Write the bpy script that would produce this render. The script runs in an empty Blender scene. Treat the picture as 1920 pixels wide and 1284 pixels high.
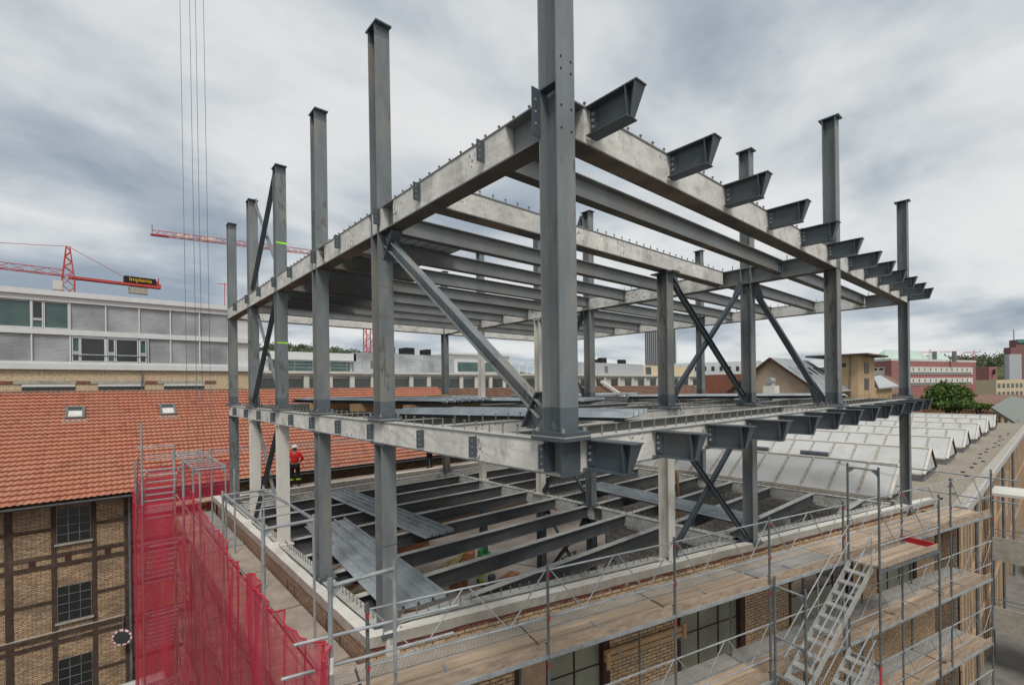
import bpy, bmesh, math, random
from mathutils import Vector, Matrix, noise
R = random.Random(7)
rad = math.radians
# ------------------------------------------------------------------ camera
YAW, ROLL, F, CY = 0.7123, -0.0126, 893.04, 725.04
sa, ca = math.sin(YAW), math.cos(YAW)
CAM = Vector((-3.966, -3.7458, 0.6286))
FW, RT, UP = Vector((sa, ca, 0)), Vector((ca, -sa, 0)), Vector((0, 0, 1))
rt = RT*math.cos(ROLL) + UP*math.sin(ROLL)
up = -RT*math.sin(ROLL) + UP*math.cos(ROLL)
cd = bpy.data.cameras.new('camera'); cam = bpy.data.objects.new('camera', cd)
bpy.context.scene.collection.objects.link(cam)
m = Matrix((rt, up, -FW)).transposed().to_4x4(); m.translation = CAM
cam.matrix_world = m
cd.sensor_width = 36; cd.lens = F/1920*36; cd.shift_y = (CY-642)/1920
cd.clip_start = 0.1; cd.clip_end = 5000
SC = bpy.context.scene; SC.camera = cam
SC.view_settings.view_transform = 'Standard'; SC.view_settings.look = 'None'
SC.view_settings.exposure = 0.30; SC.view_settings.gamma = 1
# ------------------------------------------------------------------ sky and sun
W = bpy.data.worlds.new('World'); SC.world = W; W.use_nodes = True
def N(nt, t, **kw):
    n = nt.nodes.new(t)
    for k, v in kw.items():
        if k.startswith('i_'):
            k2 = k[2:]; k2 = int(k2) if k2.isdigit() else k2.replace('_', ' ')
            n.inputs[k2].default_value = v
        else: setattr(n, k, v)
    return n
def ramp(nt, stops, src=None, interp='LINEAR'):
    r = nt.nodes.new('ShaderNodeValToRGB'); e = r.color_ramp; e.interpolation = interp
    while len(e.elements) < len(stops): e.elements.new(0.5)
    for el, (p, c) in zip(e.elements, stops):
        el.position = p; el.color = (c, c, c, 1) if isinstance(c, (int, float)) else (*c, 1)
    if src is not None: nt.links.new(src, r.inputs[0])
    return r
SUN_EL, SUN_AZ = rad(55), rad(215)      # high thin overcast sun behind the camera's left
nt = W.node_tree; nt.nodes.clear(); L = nt.links.new
out = N(nt, 'ShaderNodeOutputWorld')
sky = N(nt, 'ShaderNodeTexSky', sky_type='NISHITA', sun_disc=False, sun_elevation=SUN_EL, sun_rotation=SUN_AZ)
bg1 = N(nt, 'ShaderNodeBackground', i_Strength=0.06); L(sky.outputs[0], bg1.inputs[0])
tc = N(nt, 'ShaderNodeTexCoord'); sep = N(nt, 'ShaderNodeSeparateXYZ'); L(tc.outputs['Generated'], sep.inputs[0])
zz = N(nt, 'ShaderNodeMath', operation='MAXIMUM', i_1=0.0); L(sep.outputs[2], zz.inputs[0])
za = N(nt, 'ShaderNodeMath', operation='ADD', i_1=0.16); L(zz.outputs[0], za.inputs[0])
dx = N(nt, 'ShaderNodeMath', operation='DIVIDE'); L(sep.outputs[0], dx.inputs[0]); L(za.outputs[0], dx.inputs[1])
dy = N(nt, 'ShaderNodeMath', operation='DIVIDE'); L(sep.outputs[1], dy.inputs[0]); L(za.outputs[0], dy.inputs[1])
cb = N(nt, 'ShaderNodeCombineXYZ'); L(dx.outputs[0], cb.inputs[0]); L(dy.outputs[0], cb.inputs[1])
mp = N(nt, 'ShaderNodeMapping'); mp.inputs['Rotation'].default_value = (0, 0, rad(-18)); mp.inputs['Scale'].default_value = (0.85, 1.0, 1)
mp.inputs['Location'].default_value = (1.3, 0.4, 0)
L(cb.outputs[0], mp.inputs[0])
n1 = N(nt, 'ShaderNodeTexNoise', i_Scale=1.05, i_Detail=7.0, i_Roughness=0.52, i_Distortion=0.25); L(mp.outputs[0], n1.inputs['Vector'])
mp2 = N(nt, 'ShaderNodeMapping'); mp2.inputs['Rotation'].default_value = (0, 0, rad(-30)); mp2.inputs['Scale'].default_value = (0.35, 2.6, 1)
L(cb.outputs[0], mp2.inputs[0])
n2 = N(nt, 'ShaderNodeTexNoise', i_Scale=1.3, i_Detail=4.0, i_Roughness=0.5); L(mp2.outputs[0], n2.inputs['Vector'])
mx = N(nt, 'ShaderNodeMix', data_type='FLOAT', i_0=0.16); L(n1.outputs[0], mx.inputs[2]); L(n2.outputs[0], mx.inputs[3])
dt = N(nt, 'ShaderNodeVectorMath', operation='DOT_PRODUCT'); L(tc.outputs['Generated'], dt.inputs[0]); dt.inputs[1].default_value = tuple(RT*0.8-FW*0.1+UP*0.25)
sm = N(nt, 'ShaderNodeMath', operation='MULTIPLY_ADD', i_1=0.05); L(dt.outputs['Value'], sm.inputs[0]); L(mx.outputs[0], sm.inputs[2])
cr = ramp(nt, [(0.36, (0.29, 0.345, 0.41)), (0.44, (0.42, 0.47, 0.52)), (0.50, (0.58, 0.615, 0.64)), (0.555, (0.70, 0.715, 0.72)), (0.68, (0.79, 0.795, 0.79))], sm.outputs[0])
bg2 = N(nt, 'ShaderNodeBackground', i_Strength=0.88); L(cr.outputs[0], bg2.inputs[0])
mixs = N(nt, 'ShaderNodeMixShader', i_0=0.94); L(bg1.outputs[0], mixs.inputs[1]); L(bg2.outputs[0], mixs.inputs[2]); L(mixs.outputs[0], out.inputs[0])
sd = bpy.data.lights.new('sun', 'SUN'); sd.energy = 2.1; sd.angle = rad(20); sd.color = (1, 0.965, 0.91)
sun = bpy.data.objects.new('sun', sd); SC.collection.objects.link(sun)
sdir = Vector((math.sin(SUN_AZ)*math.cos(SUN_EL), math.cos(SUN_AZ)*math.cos(SUN_EL), math.sin(SUN_EL)))
sun.rotation_euler = sdir.to_track_quat('Z', 'Y').to_euler()

# ------------------------------------------------------------------ materials
MATS = {}
def mat(name, base, rough=0.7, metal=0.0, var=0.25, scale=3.0, dirt=None, dscale=0.7, dlo=0.5, dhi=0.7, stretch=(1, 1, 1), bump=0.0, bscale=30, spec=0.5, speck=0, orand=0.0, rot=None, coords='pos'):
    mt = bpy.data.materials.new(name); mt.use_nodes = True; nt = mt.node_tree
    b = nt.nodes['Principled BSDF']; L = nt.links.new
    b.inputs['Roughness'].default_value = rough; b.inputs['Metallic'].default_value = metal
    b.inputs['Specular IOR Level'].default_value = spec
    if coords == 'pos': src = N(nt, 'ShaderNodeNewGeometry').outputs['Position']
    else: src = N(nt, 'ShaderNodeTexCoord').outputs['UV']
    mpn = N(nt, 'ShaderNodeMapping'); mpn.inputs['Scale'].default_value = stretch; L(src, mpn.inputs[0])
    if rot is not None: mpn.vector_type = 'TEXTURE'; mpn.inputs['Rotation'].default_value = (0, 0, rot); mpn.inputs['Scale'].default_value = tuple(1/v for v in stretch)
    nz = N(nt, 'ShaderNodeTexNoise', i_Scale=scale, i_Detail=6.0, i_Roughness=0.6); L(mpn.outputs[0], nz.inputs['Vector'])
    lo = tuple(c*(1-var) for c in base); hi = tuple(min(1, c*(1+var)) for c in base)
    c = ramp(nt, [(0.3, lo), (0.7, hi)], nz.outputs[0]).outputs[0]
    if dirt:
        nd = N(nt, 'ShaderNodeTexNoise', i_Scale=dscale, i_Detail=8.0, i_Roughness=0.65); L(mpn.outputs[0], nd.inputs['Vector'])
        rm = ramp(nt, [(dlo, 0), (dhi, 1)], nd.outputs[0])
        mxn = N(nt, 'ShaderNodeMix', data_type='RGBA'); L(rm.outputs[0], mxn.inputs[0]); L(c, mxn.inputs[6]); mxn.inputs[7].default_value = (*dirt, 1)
        c = mxn.outputs[2]
    L(c, b.inputs['Base Color'])
    if orand:
        oi = N(nt, 'ShaderNodeObjectInfo'); hv = N(nt, 'ShaderNodeHueSaturation'); L(c, hv.inputs['Color']); mo = N(nt, 'ShaderNodeMath', operation='MULTIPLY_ADD', i_1=2*orand, i_2=1-orand); L(oi.outputs['Random'], mo.inputs[0]); L(mo.outputs[0], hv.inputs['Value']); c = hv.outputs[0]; L(c, b.inputs['Base Color'])
    if speck:
        ns = N(nt, 'ShaderNodeTexNoise', i_Scale=float(speck), i_Detail=3.0, i_Roughness=0.7); L(mpn.outputs[0], ns.inputs['Vector'])
        nm_ = N(nt, 'ShaderNodeTexNoise', i_Scale=1.1, i_Detail=3.0); L(mpn.outputs[0], nm_.inputs['Vector'])
        ml = N(nt, 'ShaderNodeMath', operation='MULTIPLY'); L(ns.outputs[0], ml.inputs[0]); L(nm_.outputs[0], ml.inputs[1])
        rs = ramp(nt, [(0.335, 0), (0.37, 0.75)], ml.outputs[0]); mq = N(nt, 'ShaderNodeMix', data_type='RGBA'); L(rs.outputs[0], mq.inputs[0]); L(c, mq.inputs[6]); mq.inputs[7].default_value = (0.09, 0.085, 0.075, 1); c = mq.outputs[2]
        L(c, b.inputs['Base Color'])
    if bump:
        nb = N(nt, 'ShaderNodeTexNoise', i_Scale=float(bscale), i_Detail=5.0); L(src, nb.inputs['Vector'])
        bp = N(nt, 'ShaderNodeBump', i_Strength=bump, i_Distance=0.02); L(nb.outputs[0], bp.inputs['Height']); L(bp.outputs[0], b.inputs['Normal'])
    MATS[name] = mt
    return mt
def brick(name, c1, c2, mortar, bw=0.26, rh=0.08, ms=0.012, dirt=(0.1, 0.08, 0.06), dhi=0.8, offs=0.5):
    mt = bpy.data.materials.new(name); mt.use_nodes = True; nt = mt.node_tree; L = nt.links.new
    b = nt.nodes['Principled BSDF']; b.inputs['Roughness'].default_value = 0.9
    uv = N(nt, 'ShaderNodeTexCoord').outputs['UV']
    t = N(nt, 'ShaderNodeTexBrick', offset=offs); t.inputs['Color1'].default_value = (*c1, 1); t.inputs['Color2'].default_value = (*c2, 1)
    t.inputs['Mortar'].default_value = (*mortar, 1); t.inputs['Scale'].default_value = 1.0
    t.inputs['Mortar Size'].default_value = ms; t.inputs['Brick Width'].default_value = bw; t.inputs['Row Height'].default_value = rh; t.inputs['Bias'].default_value = -0.1
    t.inputs['Mortar Smooth'].default_value = 0.2
    L(uv, t.inputs['Vector'])
    nz = N(nt, 'ShaderNodeTexNoise', i_Scale=0.8, i_Detail=7.0, i_Roughness=0.7); L(uv, nz.inputs['Vector'])
    rm = ramp(nt, [(0.45, 0), (dhi, 0.75)], nz.outputs[0])
    mxn = N(nt, 'ShaderNodeMix', data_type='RGBA'); L(rm.outputs[0], mxn.inputs[0]); L(t.outputs[0], mxn.inputs[6]); mxn.inputs[7].default_value = (*dirt, 1)
    n3 = N(nt, 'ShaderNodeTexNoise', i_Scale=9.0, i_Detail=4.0); L(uv, n3.inputs['Vector'])
    hs = N(nt, 'ShaderNodeHueSaturation'); r3 = ramp(nt, [(0.3, 0.7), (0.7, 1.25)], n3.outputs[0]); L(r3.outputs[0], hs.inputs['Value']); L(mxn.outputs[2], hs.inputs['Color'])
    L(hs.outputs[0], b.inputs['Base Color'])
    bp = N(nt, 'ShaderNodeBump', i_Strength=0.6, i_Distance=0.01, invert=True); L(t.outputs['Fac'], bp.inputs['Height']); L(bp.outputs[0], b.inputs['Normal'])
    MATS[name] = mt; return mt
def glass(name, c, rough=0.06):
    m_ = mat(name, c, rough=rough, var=0.35, scale=0.9, spec=0.8); return m_
mat('col_steel', (0.160, 0.178, 0.183), orand=0.08, rough=0.5, var=0.22, scale=2.6, dirt=(0.25, 0.215, 0.165), dscale=1.3, dlo=0.50, dhi=0.74, stretch=(1, 1, 0.3), bump=0.10, speck=9)
mat('col_primer', (0.095, 0.112, 0.125), rough=0.45, var=0.15, scale=2.5, dirt=(0.15, 0.14, 0.12), dlo=0.5, dhi=0.8)
mat('primer', (0.066, 0.082, 0.096), rough=0.42, var=0.15, scale=2.5, dirt=(0.12, 0.12, 0.11), dlo=0.55, dhi=0.8, bump=0.04)
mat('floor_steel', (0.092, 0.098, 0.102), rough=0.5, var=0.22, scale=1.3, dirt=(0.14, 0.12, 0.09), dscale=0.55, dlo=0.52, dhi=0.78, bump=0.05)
mat('beam_steel', (0.170, 0.180, 0.180), rough=0.5, var=0.22, scale=1.3, dirt=(0.19, 0.165, 0.13), dscale=0.55, dlo=0.5, dhi=0.75, bump=0.05)
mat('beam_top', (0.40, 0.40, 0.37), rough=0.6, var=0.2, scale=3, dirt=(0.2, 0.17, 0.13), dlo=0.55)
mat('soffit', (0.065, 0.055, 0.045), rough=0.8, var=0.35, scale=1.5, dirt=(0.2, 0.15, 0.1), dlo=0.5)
mat('concrete', (0.62, 0.605, 0.56), rough=0.85, var=0.20, scale=2.2, dirt=(0.36, 0.35, 0.315), dscale=1.7, dlo=0.52, dhi=0.68, bump=0.35, bscale=14, speck=16)
mat('col_white', (0.60, 0.585, 0.53), rough=0.8, var=0.10, scale=3, dirt=(0.3, 0.28, 0.23), dlo=0.58, stretch=(1, 1, 0.4))
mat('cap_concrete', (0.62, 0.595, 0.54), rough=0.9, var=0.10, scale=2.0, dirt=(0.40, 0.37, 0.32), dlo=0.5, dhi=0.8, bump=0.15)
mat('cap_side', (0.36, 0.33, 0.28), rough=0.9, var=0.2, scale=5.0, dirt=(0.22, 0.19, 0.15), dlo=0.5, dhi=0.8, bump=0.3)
mat('galv', (0.36, 0.385, 0.395), rough=0.45, metal=0.35, var=0.25, scale=5, dirt=(0.17, 0.18, 0.18), dscale=2.5, dlo=0.5)
mat('galv_dark', (0.13, 0.15, 0.16), rough=0.5, metal=0.3, var=0.25, scale=5, dirt=(0.2, 0.17, 0.13), dscale=3, dlo=0.55)
mat('alu', (0.46, 0.46, 0.44), rough=0.4, metal=0.4, var=0.15, scale=6)
mat('sheet', (0.36, 0.40, 0.42), rough=0.55, metal=0.3, orand=0.1, var=0.3, scale=1.6, dirt=(0.36, 0.38, 0.38), dscale=1.5, dlo=0.52, dhi=0.7)
mat('plank', (0.43, 0.325, 0.23), rough=0.85, var=0.24, scale=1.6, dirt=(0.23, 0.18, 0.135), dscale=1.1, dlo=0.46, dhi=0.72, bump=0.2, orand=0.14, stretch=(0.4, 5, 1), rot=rad(-13.4))
mat('toe', (0.31, 0.235, 0.17), rough=0.85, var=0.25, scale=4, dirt=(0.13, 0.10, 0.08), dscale=3, dlo=0.5, dhi=0.75, stretch=(1, 1, 3), bump=0.2, orand=0.12)
mat('timber', (0.42, 0.265, 0.135), rough=0.8, var=0.2, scale=3)
mat('old_timber', (0.060, 0.040, 0.028), rough=0.95, var=0.4, scale=3, dirt=(0.14, 0.10, 0.07), dlo=0.55, bump=0.3)
mat('rust_frame', (0.05, 0.018, 0.014), rough=0.8, var=0.3)
mat('red_paint', (0.42, 0.012, 0.02), rough=0.5, var=0.15)
mat('dark', (0.012, 0.013, 0.014), rough=0.9, var=0.3)
mat('bolt', (0.30, 0.31, 0.31), rough=0.5, metal=0.2, var=0.2)
mat('stud', (0.20, 0.17, 0.14), rough=0.7, var=0.4, scale=20)
mat('red_brick_raw', (0.15, 0.05, 0.035), rough=0.95, var=0.45, scale=12, dirt=(0.4, 0.33, 0.28), dscale=4, dlo=0.6)
mat('office_white', (0.58, 0.59, 0.58), rough=0.6, var=0.06)
mat('gutter', (0.16, 0.165, 0.17), rough=0.45, metal=0.3, var=0.3, scale=2)
mat('gravel', (0.27, 0.235, 0.185), rough=0.95, var=0.5, scale=22, dirt=(0.17, 0.14, 0.11), dscale=5, dlo=0.5, dhi=0.75, bump=0.8, bscale=25)
mat('asphalt', (0.16, 0.15, 0.135), rough=0.95, var=0.25, scale=1.5, dirt=(0.24, 0.22, 0.19), dscale=0.3)
mat('slab', (0.46, 0.385, 0.33), rough=0.9, var=0.25, scale=1.0, dirt=(0.34, 0.31, 0.28), dscale=0.5)
mat('skylight', (0.47, 0.47, 0.455), rough=0.6, var=0.05, scale=0.6, dirt=(0.38, 0.38, 0.35), dscale=0.8, spec=0.3)
mat('skyframe', (0.55, 0.52, 0.46), rough=0.6, var=0.15)
mat('skybar', (0.33, 0.30, 0.26), rough=0.7, var=0.2, scale=4)
mat('stucco', (0.36, 0.285, 0.20), rough=0.95, var=0.12, scale=0.6, dirt=(0.27, 0.21, 0.15), dscale=0.25)
mat('tower_brick', (0.43, 0.31, 0.18), rough=0.95, var=0.1, scale=1.0, dirt=(0.32, 0.2, 0.1), dscale=0.3)
mat('pink', (0.29, 0.125, 0.115), rough=0.9, var=0.08, scale=0.3)
mat('mint', (0.42, 0.52, 0.46), rough=0.7, var=0.1, scale=0.2)
mat('grey_panel', (0.40, 0.415, 0.425), rough=0.5, metal=0.2, var=0.08)
mat('pale_wall', (0.56, 0.55, 0.50), rough=0.8, var=0.1, scale=0.4)
mat('cream', (0.52, 0.43, 0.28), rough=0.9, var=0.08)
mat('tallred', (0.19, 0.09, 0.085), rough=0.7, var=0.1, scale=0.05)
mat('teal', (0.05, 0.17, 0.17), rough=0.4)
mat('slate', (0.22, 0.235, 0.24), rough=0.5, var=0.25, scale=0.6, dirt=(0.33, 0.34, 0.34), dscale=0.25)
mat('green_roof', (0.17, 0.19, 0.165), rough=0.8, var=0.2)
mat('wood_face', (0.40, 0.28, 0.18), rough=0.9, var=0.2, scale=3, dirt=(0.28, 0.16, 0.10))
mat('leaf', (0.055, 0.105, 0.022), rough=0.7, var=0.55, scale=0.5, spec=0.3)
mat('leaf_light', (0.12, 0.17, 0.035), rough=0.7, var=0.4, scale=0.6, spec=0.3)
mat('forest', (0.085, 0.11, 0.05), rough=0.95, var=0.5, scale=0.06)
mat('bark', (0.06, 0.045, 0.03), rough=0.95)
mat('crane_red', (0.46, 0.055, 0.045), rough=0.6, var=0.15)
mat('yellow', (0.75, 0.42, 0.02), rough=0.5)
mat('jacket', (0.80, 0.018, 0.02), rough=0.75, var=0.25, scale=6)
mat('trouser', (0.012, 0.012, 0.014), rough=0.85, var=0.3, scale=6)
mat('hivis', (0.5, 0.85, 0.03), rough=0.75, var=0.2, scale=6)
mat('green_cloth', (0.06, 0.48, 0.14), rough=0.8, var=0.25, scale=8)
mat('blue_cloth', (0.03, 0.07, 0.2), rough=0.8, var=0.25, scale=8)
mat('helmet_white', (0.75, 0.75, 0.72), rough=0.35, var=0.05)
mat('skin', (0.42, 0.25, 0.17), rough=0.6, var=0.1)
mat('hair', (0.02, 0.014, 0.01), rough=0.8)
mat('orange_cloth', (0.7, 0.13, 0.02), rough=0.8)
mat('lime_mark', (0.35, 0.8, 0.03), rough=0.6)
mat('tape_white', (0.7, 0.7, 0.7), rough=0.6)
mat('car_paint', (0.6, 0.61, 0.6), rough=0.25, spec=0.7, var=0.03)
mat('car_dark', (0.02, 0.02, 0.025), rough=0.2, spec=0.8)
mat('mirror_glass', (0.16, 0.18, 0.18), rough=0.05, metal=0.9, var=0.05)
mat('insul', (0.36, 0.28, 0.13), rough=0.9, var=0.35, scale=6)
mat('osb', (0.36, 0.17, 0.08), rough=0.9, var=0.35, scale=5)
glass('glass_green', (0.045, 0.095, 0.085)); glass('glass_dark', (0.012, 0.014, 0.015), 0.12); glass('glass_matt', (0.05, 0.05, 0.045), 0.6); glass('glass_mid', (0.05, 0.062, 0.055), 0.2); glass('glass_window', (0.20, 0.205, 0.155), 0.35)
brick('yellow_brick', (0.58, 0.41, 0.25), (0.46, 0.31, 0.18), (0.075, 0.055, 0.04), 0.27, 0.085, 0.010)
brick('far_yellow_brick', (0.52, 0.365, 0.22), (0.31, 0.20, 0.12), (0.11, 0.08, 0.055), 0.27, 0.078, 0.011, dhi=0.75)
brick('brown_brick', (0.30, 0.20, 0.13), (0.24, 0.155, 0.10), (0.09, 0.065, 0.05), 0.27, 0.085, 0.009, dirt=(0.14, 0.10, 0.07))
brick('cream_brick', (0.62, 0.49, 0.32), (0.57, 0.44, 0.28), (0.40, 0.32, 0.22), 0.26, 0.08, 0.012, dirt=(0.45, 0.36, 0.24))
brick('lime_brick', (0.50, 0.47, 0.44), (0.45, 0.43, 0.40), (0.20, 0.18, 0.16), 0.5, 0.25, 0.016, dirt=(0.25, 0.22, 0.2))
brick('lintel', (0.28, 0.09, 0.05), (0.22, 0.07, 0.04), (0.15, 0.1, 0.07), 0.08, 0.25, 0.01)
def tile_mat(name, c1, c2, dark, moss=None):
    mt = bpy.data.materials.new(name); mt.use_nodes = True; nt = mt.node_tree; L = nt.links.new
    b = nt.nodes['Principled BSDF']; b.inputs['Roughness'].default_value = 0.8
    uv = N(nt, 'ShaderNodeTexCoord').outputs['UV']
    fl = N(nt, 'ShaderNodeVectorMath', operation='FLOOR'); L(uv, fl.inputs[0])
    wn = N(nt, 'ShaderNodeTexWhiteNoise'); L(fl.outputs[0], wn.inputs['Vector'])
    r1 = ramp(nt, [(0.0, c1), (0.8, c2), (1.0, dark)], wn.outputs['Value'])
    nz = N(nt, 'ShaderNodeTexNoise', i_Scale=0.12, i_Detail=8.0, i_Roughness=0.65); L(uv, nz.inputs['Vector'])
    r2 = ramp(nt, [(0.45, 0), (0.75, 0.6)], nz.outputs[0])
    mxn = N(nt, 'ShaderNodeMix', data_type='RGBA'); L(r2.outputs[0], mxn.inputs[0]); L(r1.outputs[0], mxn.inputs[6]); mxn.inputs[7].default_value = (*(moss or dark), 1)
    L(mxn.outputs[2], b.inputs['Base Color']); MATS[name] = mt
tile_mat('tile_red', (0.375, 0.148, 0.090), (0.435, 0.178, 0.11), (0.29, 0.115, 0.075), (0.38, 0.20, 0.14))
tile_mat('tile_brown', (0.16, 0.085, 0.055), (0.22, 0.12, 0.08), (0.10, 0.06, 0.045), (0.11, 0.085, 0.065))
def perf_mat(name, base, hole, sc=(9, 22), thr=0.32):
    mt = bpy.data.materials.new(name); mt.use_nodes = True; nt = mt.node_tree; L = nt.links.new
    b = nt.nodes['Principled BSDF']; b.inputs['Roughness'].default_value = 0.6; b.inputs['Metallic'].default_value = 0.2
    uv = N(nt, 'ShaderNodeTexCoord').outputs['UV']
    t = N(nt, 'ShaderNodeTexBrick', offset=0.5); L(uv, t.inputs['Vector'])
    t.inputs['Color1'].default_value = (*base, 1); t.inputs['Color2'].default_value = (*[c*0.9 for c in base], 1); t.inputs['Mortar'].default_value = (*hole, 1)
    t.inputs['Scale'].default_value = 1; t.inputs['Brick Width'].default_value = 0.085; t.inputs['Row Height'].default_value = 0.05; t.inputs['Mortar Size'].default_value = 0.008; t.inputs['Mortar Smooth'].default_value = 0.4
    nz = N(nt, 'ShaderNodeTexNoise', i_Scale=2.0, i_Detail=6.0); L(uv, nz.inputs['Vector'])
    hs = N(nt, 'ShaderNodeHueSaturation'); r3 = ramp(nt, [(0.3, 0.8), (0.7, 1.15)], nz.outputs[0]); L(r3.outputs[0], hs.inputs['Value']); L(t.outputs[0], hs.inputs['Color'])
    L(hs.outputs[0], b.inputs['Base Color']); MATS[name] = mt
perf_mat('perf', (0.50, 0.44, 0.36), (0.26, 0.22, 0.175))
perf_mat('perf_galv', (0.37, 0.36, 0.34), (0.30, 0.29, 0.27))
# louvre / blind material: fine horizontal slats
def slat_mat(name, a, b_, per):
    mt = bpy.data.materials.new(name); mt.use_nodes = True; nt = mt.node_tree; L = nt.links.new
    b = nt.nodes['Principled BSDF']; b.inputs['Roughness'].default_value = 0.45; b.inputs['Metallic'].default_value = 0.2
    uv = N(nt, 'ShaderNodeTexCoord').outputs['UV']; s = N(nt, 'ShaderNodeSeparateXYZ'); L(uv, s.inputs[0])
    m1 = N(nt, 'ShaderNodeMath', operation='MULTIPLY', i_1=1.0/per); L(s.outputs[1], m1.inputs[0])
    fr = N(nt, 'ShaderNodeMath', operation='FRACT'); L(m1.outputs[0], fr.inputs[0])
    r = ramp(nt, [(0.0, a), (0.7, b_), (1.0, a)], fr.outputs[0])
    nz = N(nt, 'ShaderNodeTexNoise', i_Scale=0.5, i_Detail=4.0); L(uv, nz.inputs['Vector'])
    hs = N(nt, 'ShaderNodeHueSaturation'); r3 = ramp(nt, [(0.35, 0.68), (0.65, 1.2)], nz.outputs[0]); L(r3.outputs[0], hs.inputs['Value']); L(r.outputs[0], hs.inputs['Color'])
    L(hs.outputs[0], b.inputs['Base Color']); MATS[name] = mt
slat_mat('blind', (0.22, 0.225, 0.235), (0.44, 0.45, 0.46), 0.08)
slat_mat('louvre', (0.30, 0.31, 0.32), (0.44, 0.455, 0.47), 0.22)
# red debris netting
mt = bpy.data.materials.new('net'); mt.use_nodes = True; nt = mt.node_tree; nt.nodes.clear(); L = nt.links.new
o = N(nt, 'ShaderNodeOutputMaterial'); tr = N(nt, 'ShaderNodeBsdfTransparent'); tr.inputs[0].default_value = (1, 0.9, 0.9, 1)
df = N(nt, 'ShaderNodeBsdfDiffuse'); df.inputs[0].default_value = (0.60, 0.065, 0.11, 1); tl = N(nt, 'ShaderNodeBsdfTranslucent'); tl.inputs[0].default_value = (0.65, 0.05, 0.09, 1)
m1 = N(nt, 'ShaderNodeMixShader', i_0=0.4); L(df.outputs[0], m1.inputs[1]); L(tl.outputs[0], m1.inputs[2])
uvn = N(nt, 'ShaderNodeTexCoord').outputs['UV']; mpn = N(nt, 'ShaderNodeMapping'); mpn.inputs['Scale'].default_value = (3.0, 0.5, 1); L(uvn, mpn.inputs[0])
nz = N(nt, 'ShaderNodeTexNoise', i_Scale=1.0, i_Detail=4.0); L(mpn.outputs[0], nz.inputs['Vector'])
rf = ramp(nt, [(0.3, 0.38), (0.52, 0.54), (0.68, 0.85)], nz.outputs[0])
m2 = N(nt, 'ShaderNodeMixShader'); L(rf.outputs[0], m2.inputs[0]); L(tr.outputs[0], m2.inputs[1]); L(m1.outputs[0], m2.inputs[2]); L(m2.outputs[0], o.inputs[0])
MATS['net'] = mt
mat('net_hem', (0.45, 0.02, 0.04), rough=0.8, var=0.2)

# ------------------------------------------------------------------ mesh helpers
class MB:
    def __init__(s, M=None): s.v = []; s.f = []; s.mi = []; s.M = M; s.cur = 0; s.uv = None
    def add(s, vs, fs, mi=None):
        b = len(s.v)
        for p in vs:
            p = Vector(p); s.v.append(s.M @ p if s.M else p)
        for f in fs: s.f.append([b+i for i in f]); s.mi.append(s.cur if mi is None else mi)
        return s
    def box(s, x0, x1, y0, y1, z0, z1, mi=None):
        return s.add([(x, y, z) for z in (z0, z1) for y in (y0, y1) for x in (x0, x1)],
              [(0, 2, 3, 1), (4, 5, 7, 6), (0, 1, 5, 4), (2, 6, 7, 3), (0, 4, 6, 2), (1, 3, 7, 5)], mi)
    def prism(s, prof, p, q, side=None, upv=(0, 0, 1), mi=None, cap=True):
        p, q = Vector(p), Vector(q); a = (q-p).normalized(); u = Vector(upv)
        if abs(a.dot(u)) > 0.99: u = Vector((0, 1, 0))
        sd_ = Vector(side) if side else a.cross(u).normalized(); u = sd_.cross(a).normalized()
        n = len(prof)
        vs = [p + sd_*x + u*y for x, y in prof] + [q + sd_*x + u*y for x, y in prof]
        fs = [(i, (i+1) % n, n+(i+1) % n, n+i) for i in range(n)]
        if cap: fs += [tuple(range(n-1, -1, -1)), tuple(range(n, 2*n))]
        return s.add(vs, fs, mi)
    def tube(s, p, q, r=0.024, n=8, mi=None):
        return s.prism([(r*math.cos(2*math.pi*i/n), r*math.sin(2*math.pi*i/n)) for i in range(n)], p, q, mi=mi)
    def bar(s, p, q, w, h, mi=None, side=None, upv=(0, 0, 1)):
        return s.prism([(-w/2, -h/2), (w/2, -h/2), (w/2, h/2), (-w/2, h/2)], p, q, side=side, upv=upv, mi=mi)
    def build(s, name, mats, parent=None, smooth=False, org=None):
        me = bpy.data.meshes.new(name)
        L0 = Vector(parent['_org']) if parent is not None else (Vector(org) if org else Vector((0, 0, 0)))
        if org is None and parent is None and s.v:
            xs = [p.x for p in s.v]; ys = [p.y for p in s.v]; zs = [p.z for p in s.v]
            L0 = Vector(((min(xs)+max(xs))/2, (min(ys)+max(ys))/2, min(zs)))
        me.from_pydata([p-L0 for p in s.v], [], s.f)
        if isinstance(mats, str): mats = [mats]
        for mm in mats: me.materials.append(MATS[mm])
        me.polygons.foreach_set('material_index', s.mi)
        if smooth: me.polygons.foreach_set('use_smooth', [True]*len(s.f))
        me.update()
        ul = me.uv_layers.new(name='UVMap')
        if s.uv: 
            for lp in me.loops: ul.data[lp.index].uv = s.uv[lp.vertex_index]
        else:
            for p in me.polygons:
                nn = p.normal
                if abs(nn.z) > 0.75: t, b = Vector((1, 0, 0)), Vector((0, 1, 0))
                else:
                    t = Vector((0, 0, 1)).cross(nn).normalized(); b = Vector((0, 0, 1))
                    if abs(nn.z) > 0.15: b = nn.cross(t).normalized()
                for li in p.loop_indices:
                    co = me.vertices[me.loops[li].vertex_index].co + L0
                    ul.data[li].uv = (co.dot(t), co.dot(b))
        ob = bpy.data.objects.new(name, me); SC.collection.objects.link(ob)
        if parent is not None: ob.parent = parent
        else: ob.location = L0
        ob['_org'] = list(L0)
        return ob
def tag(o, label=None, cat=None, group=None, kind=None):
    if label: o['label'] = label
    if cat: o['category'] = cat
    if group: o['group'] = group
    o['kind'] = kind or 'thing'
    return o
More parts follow.
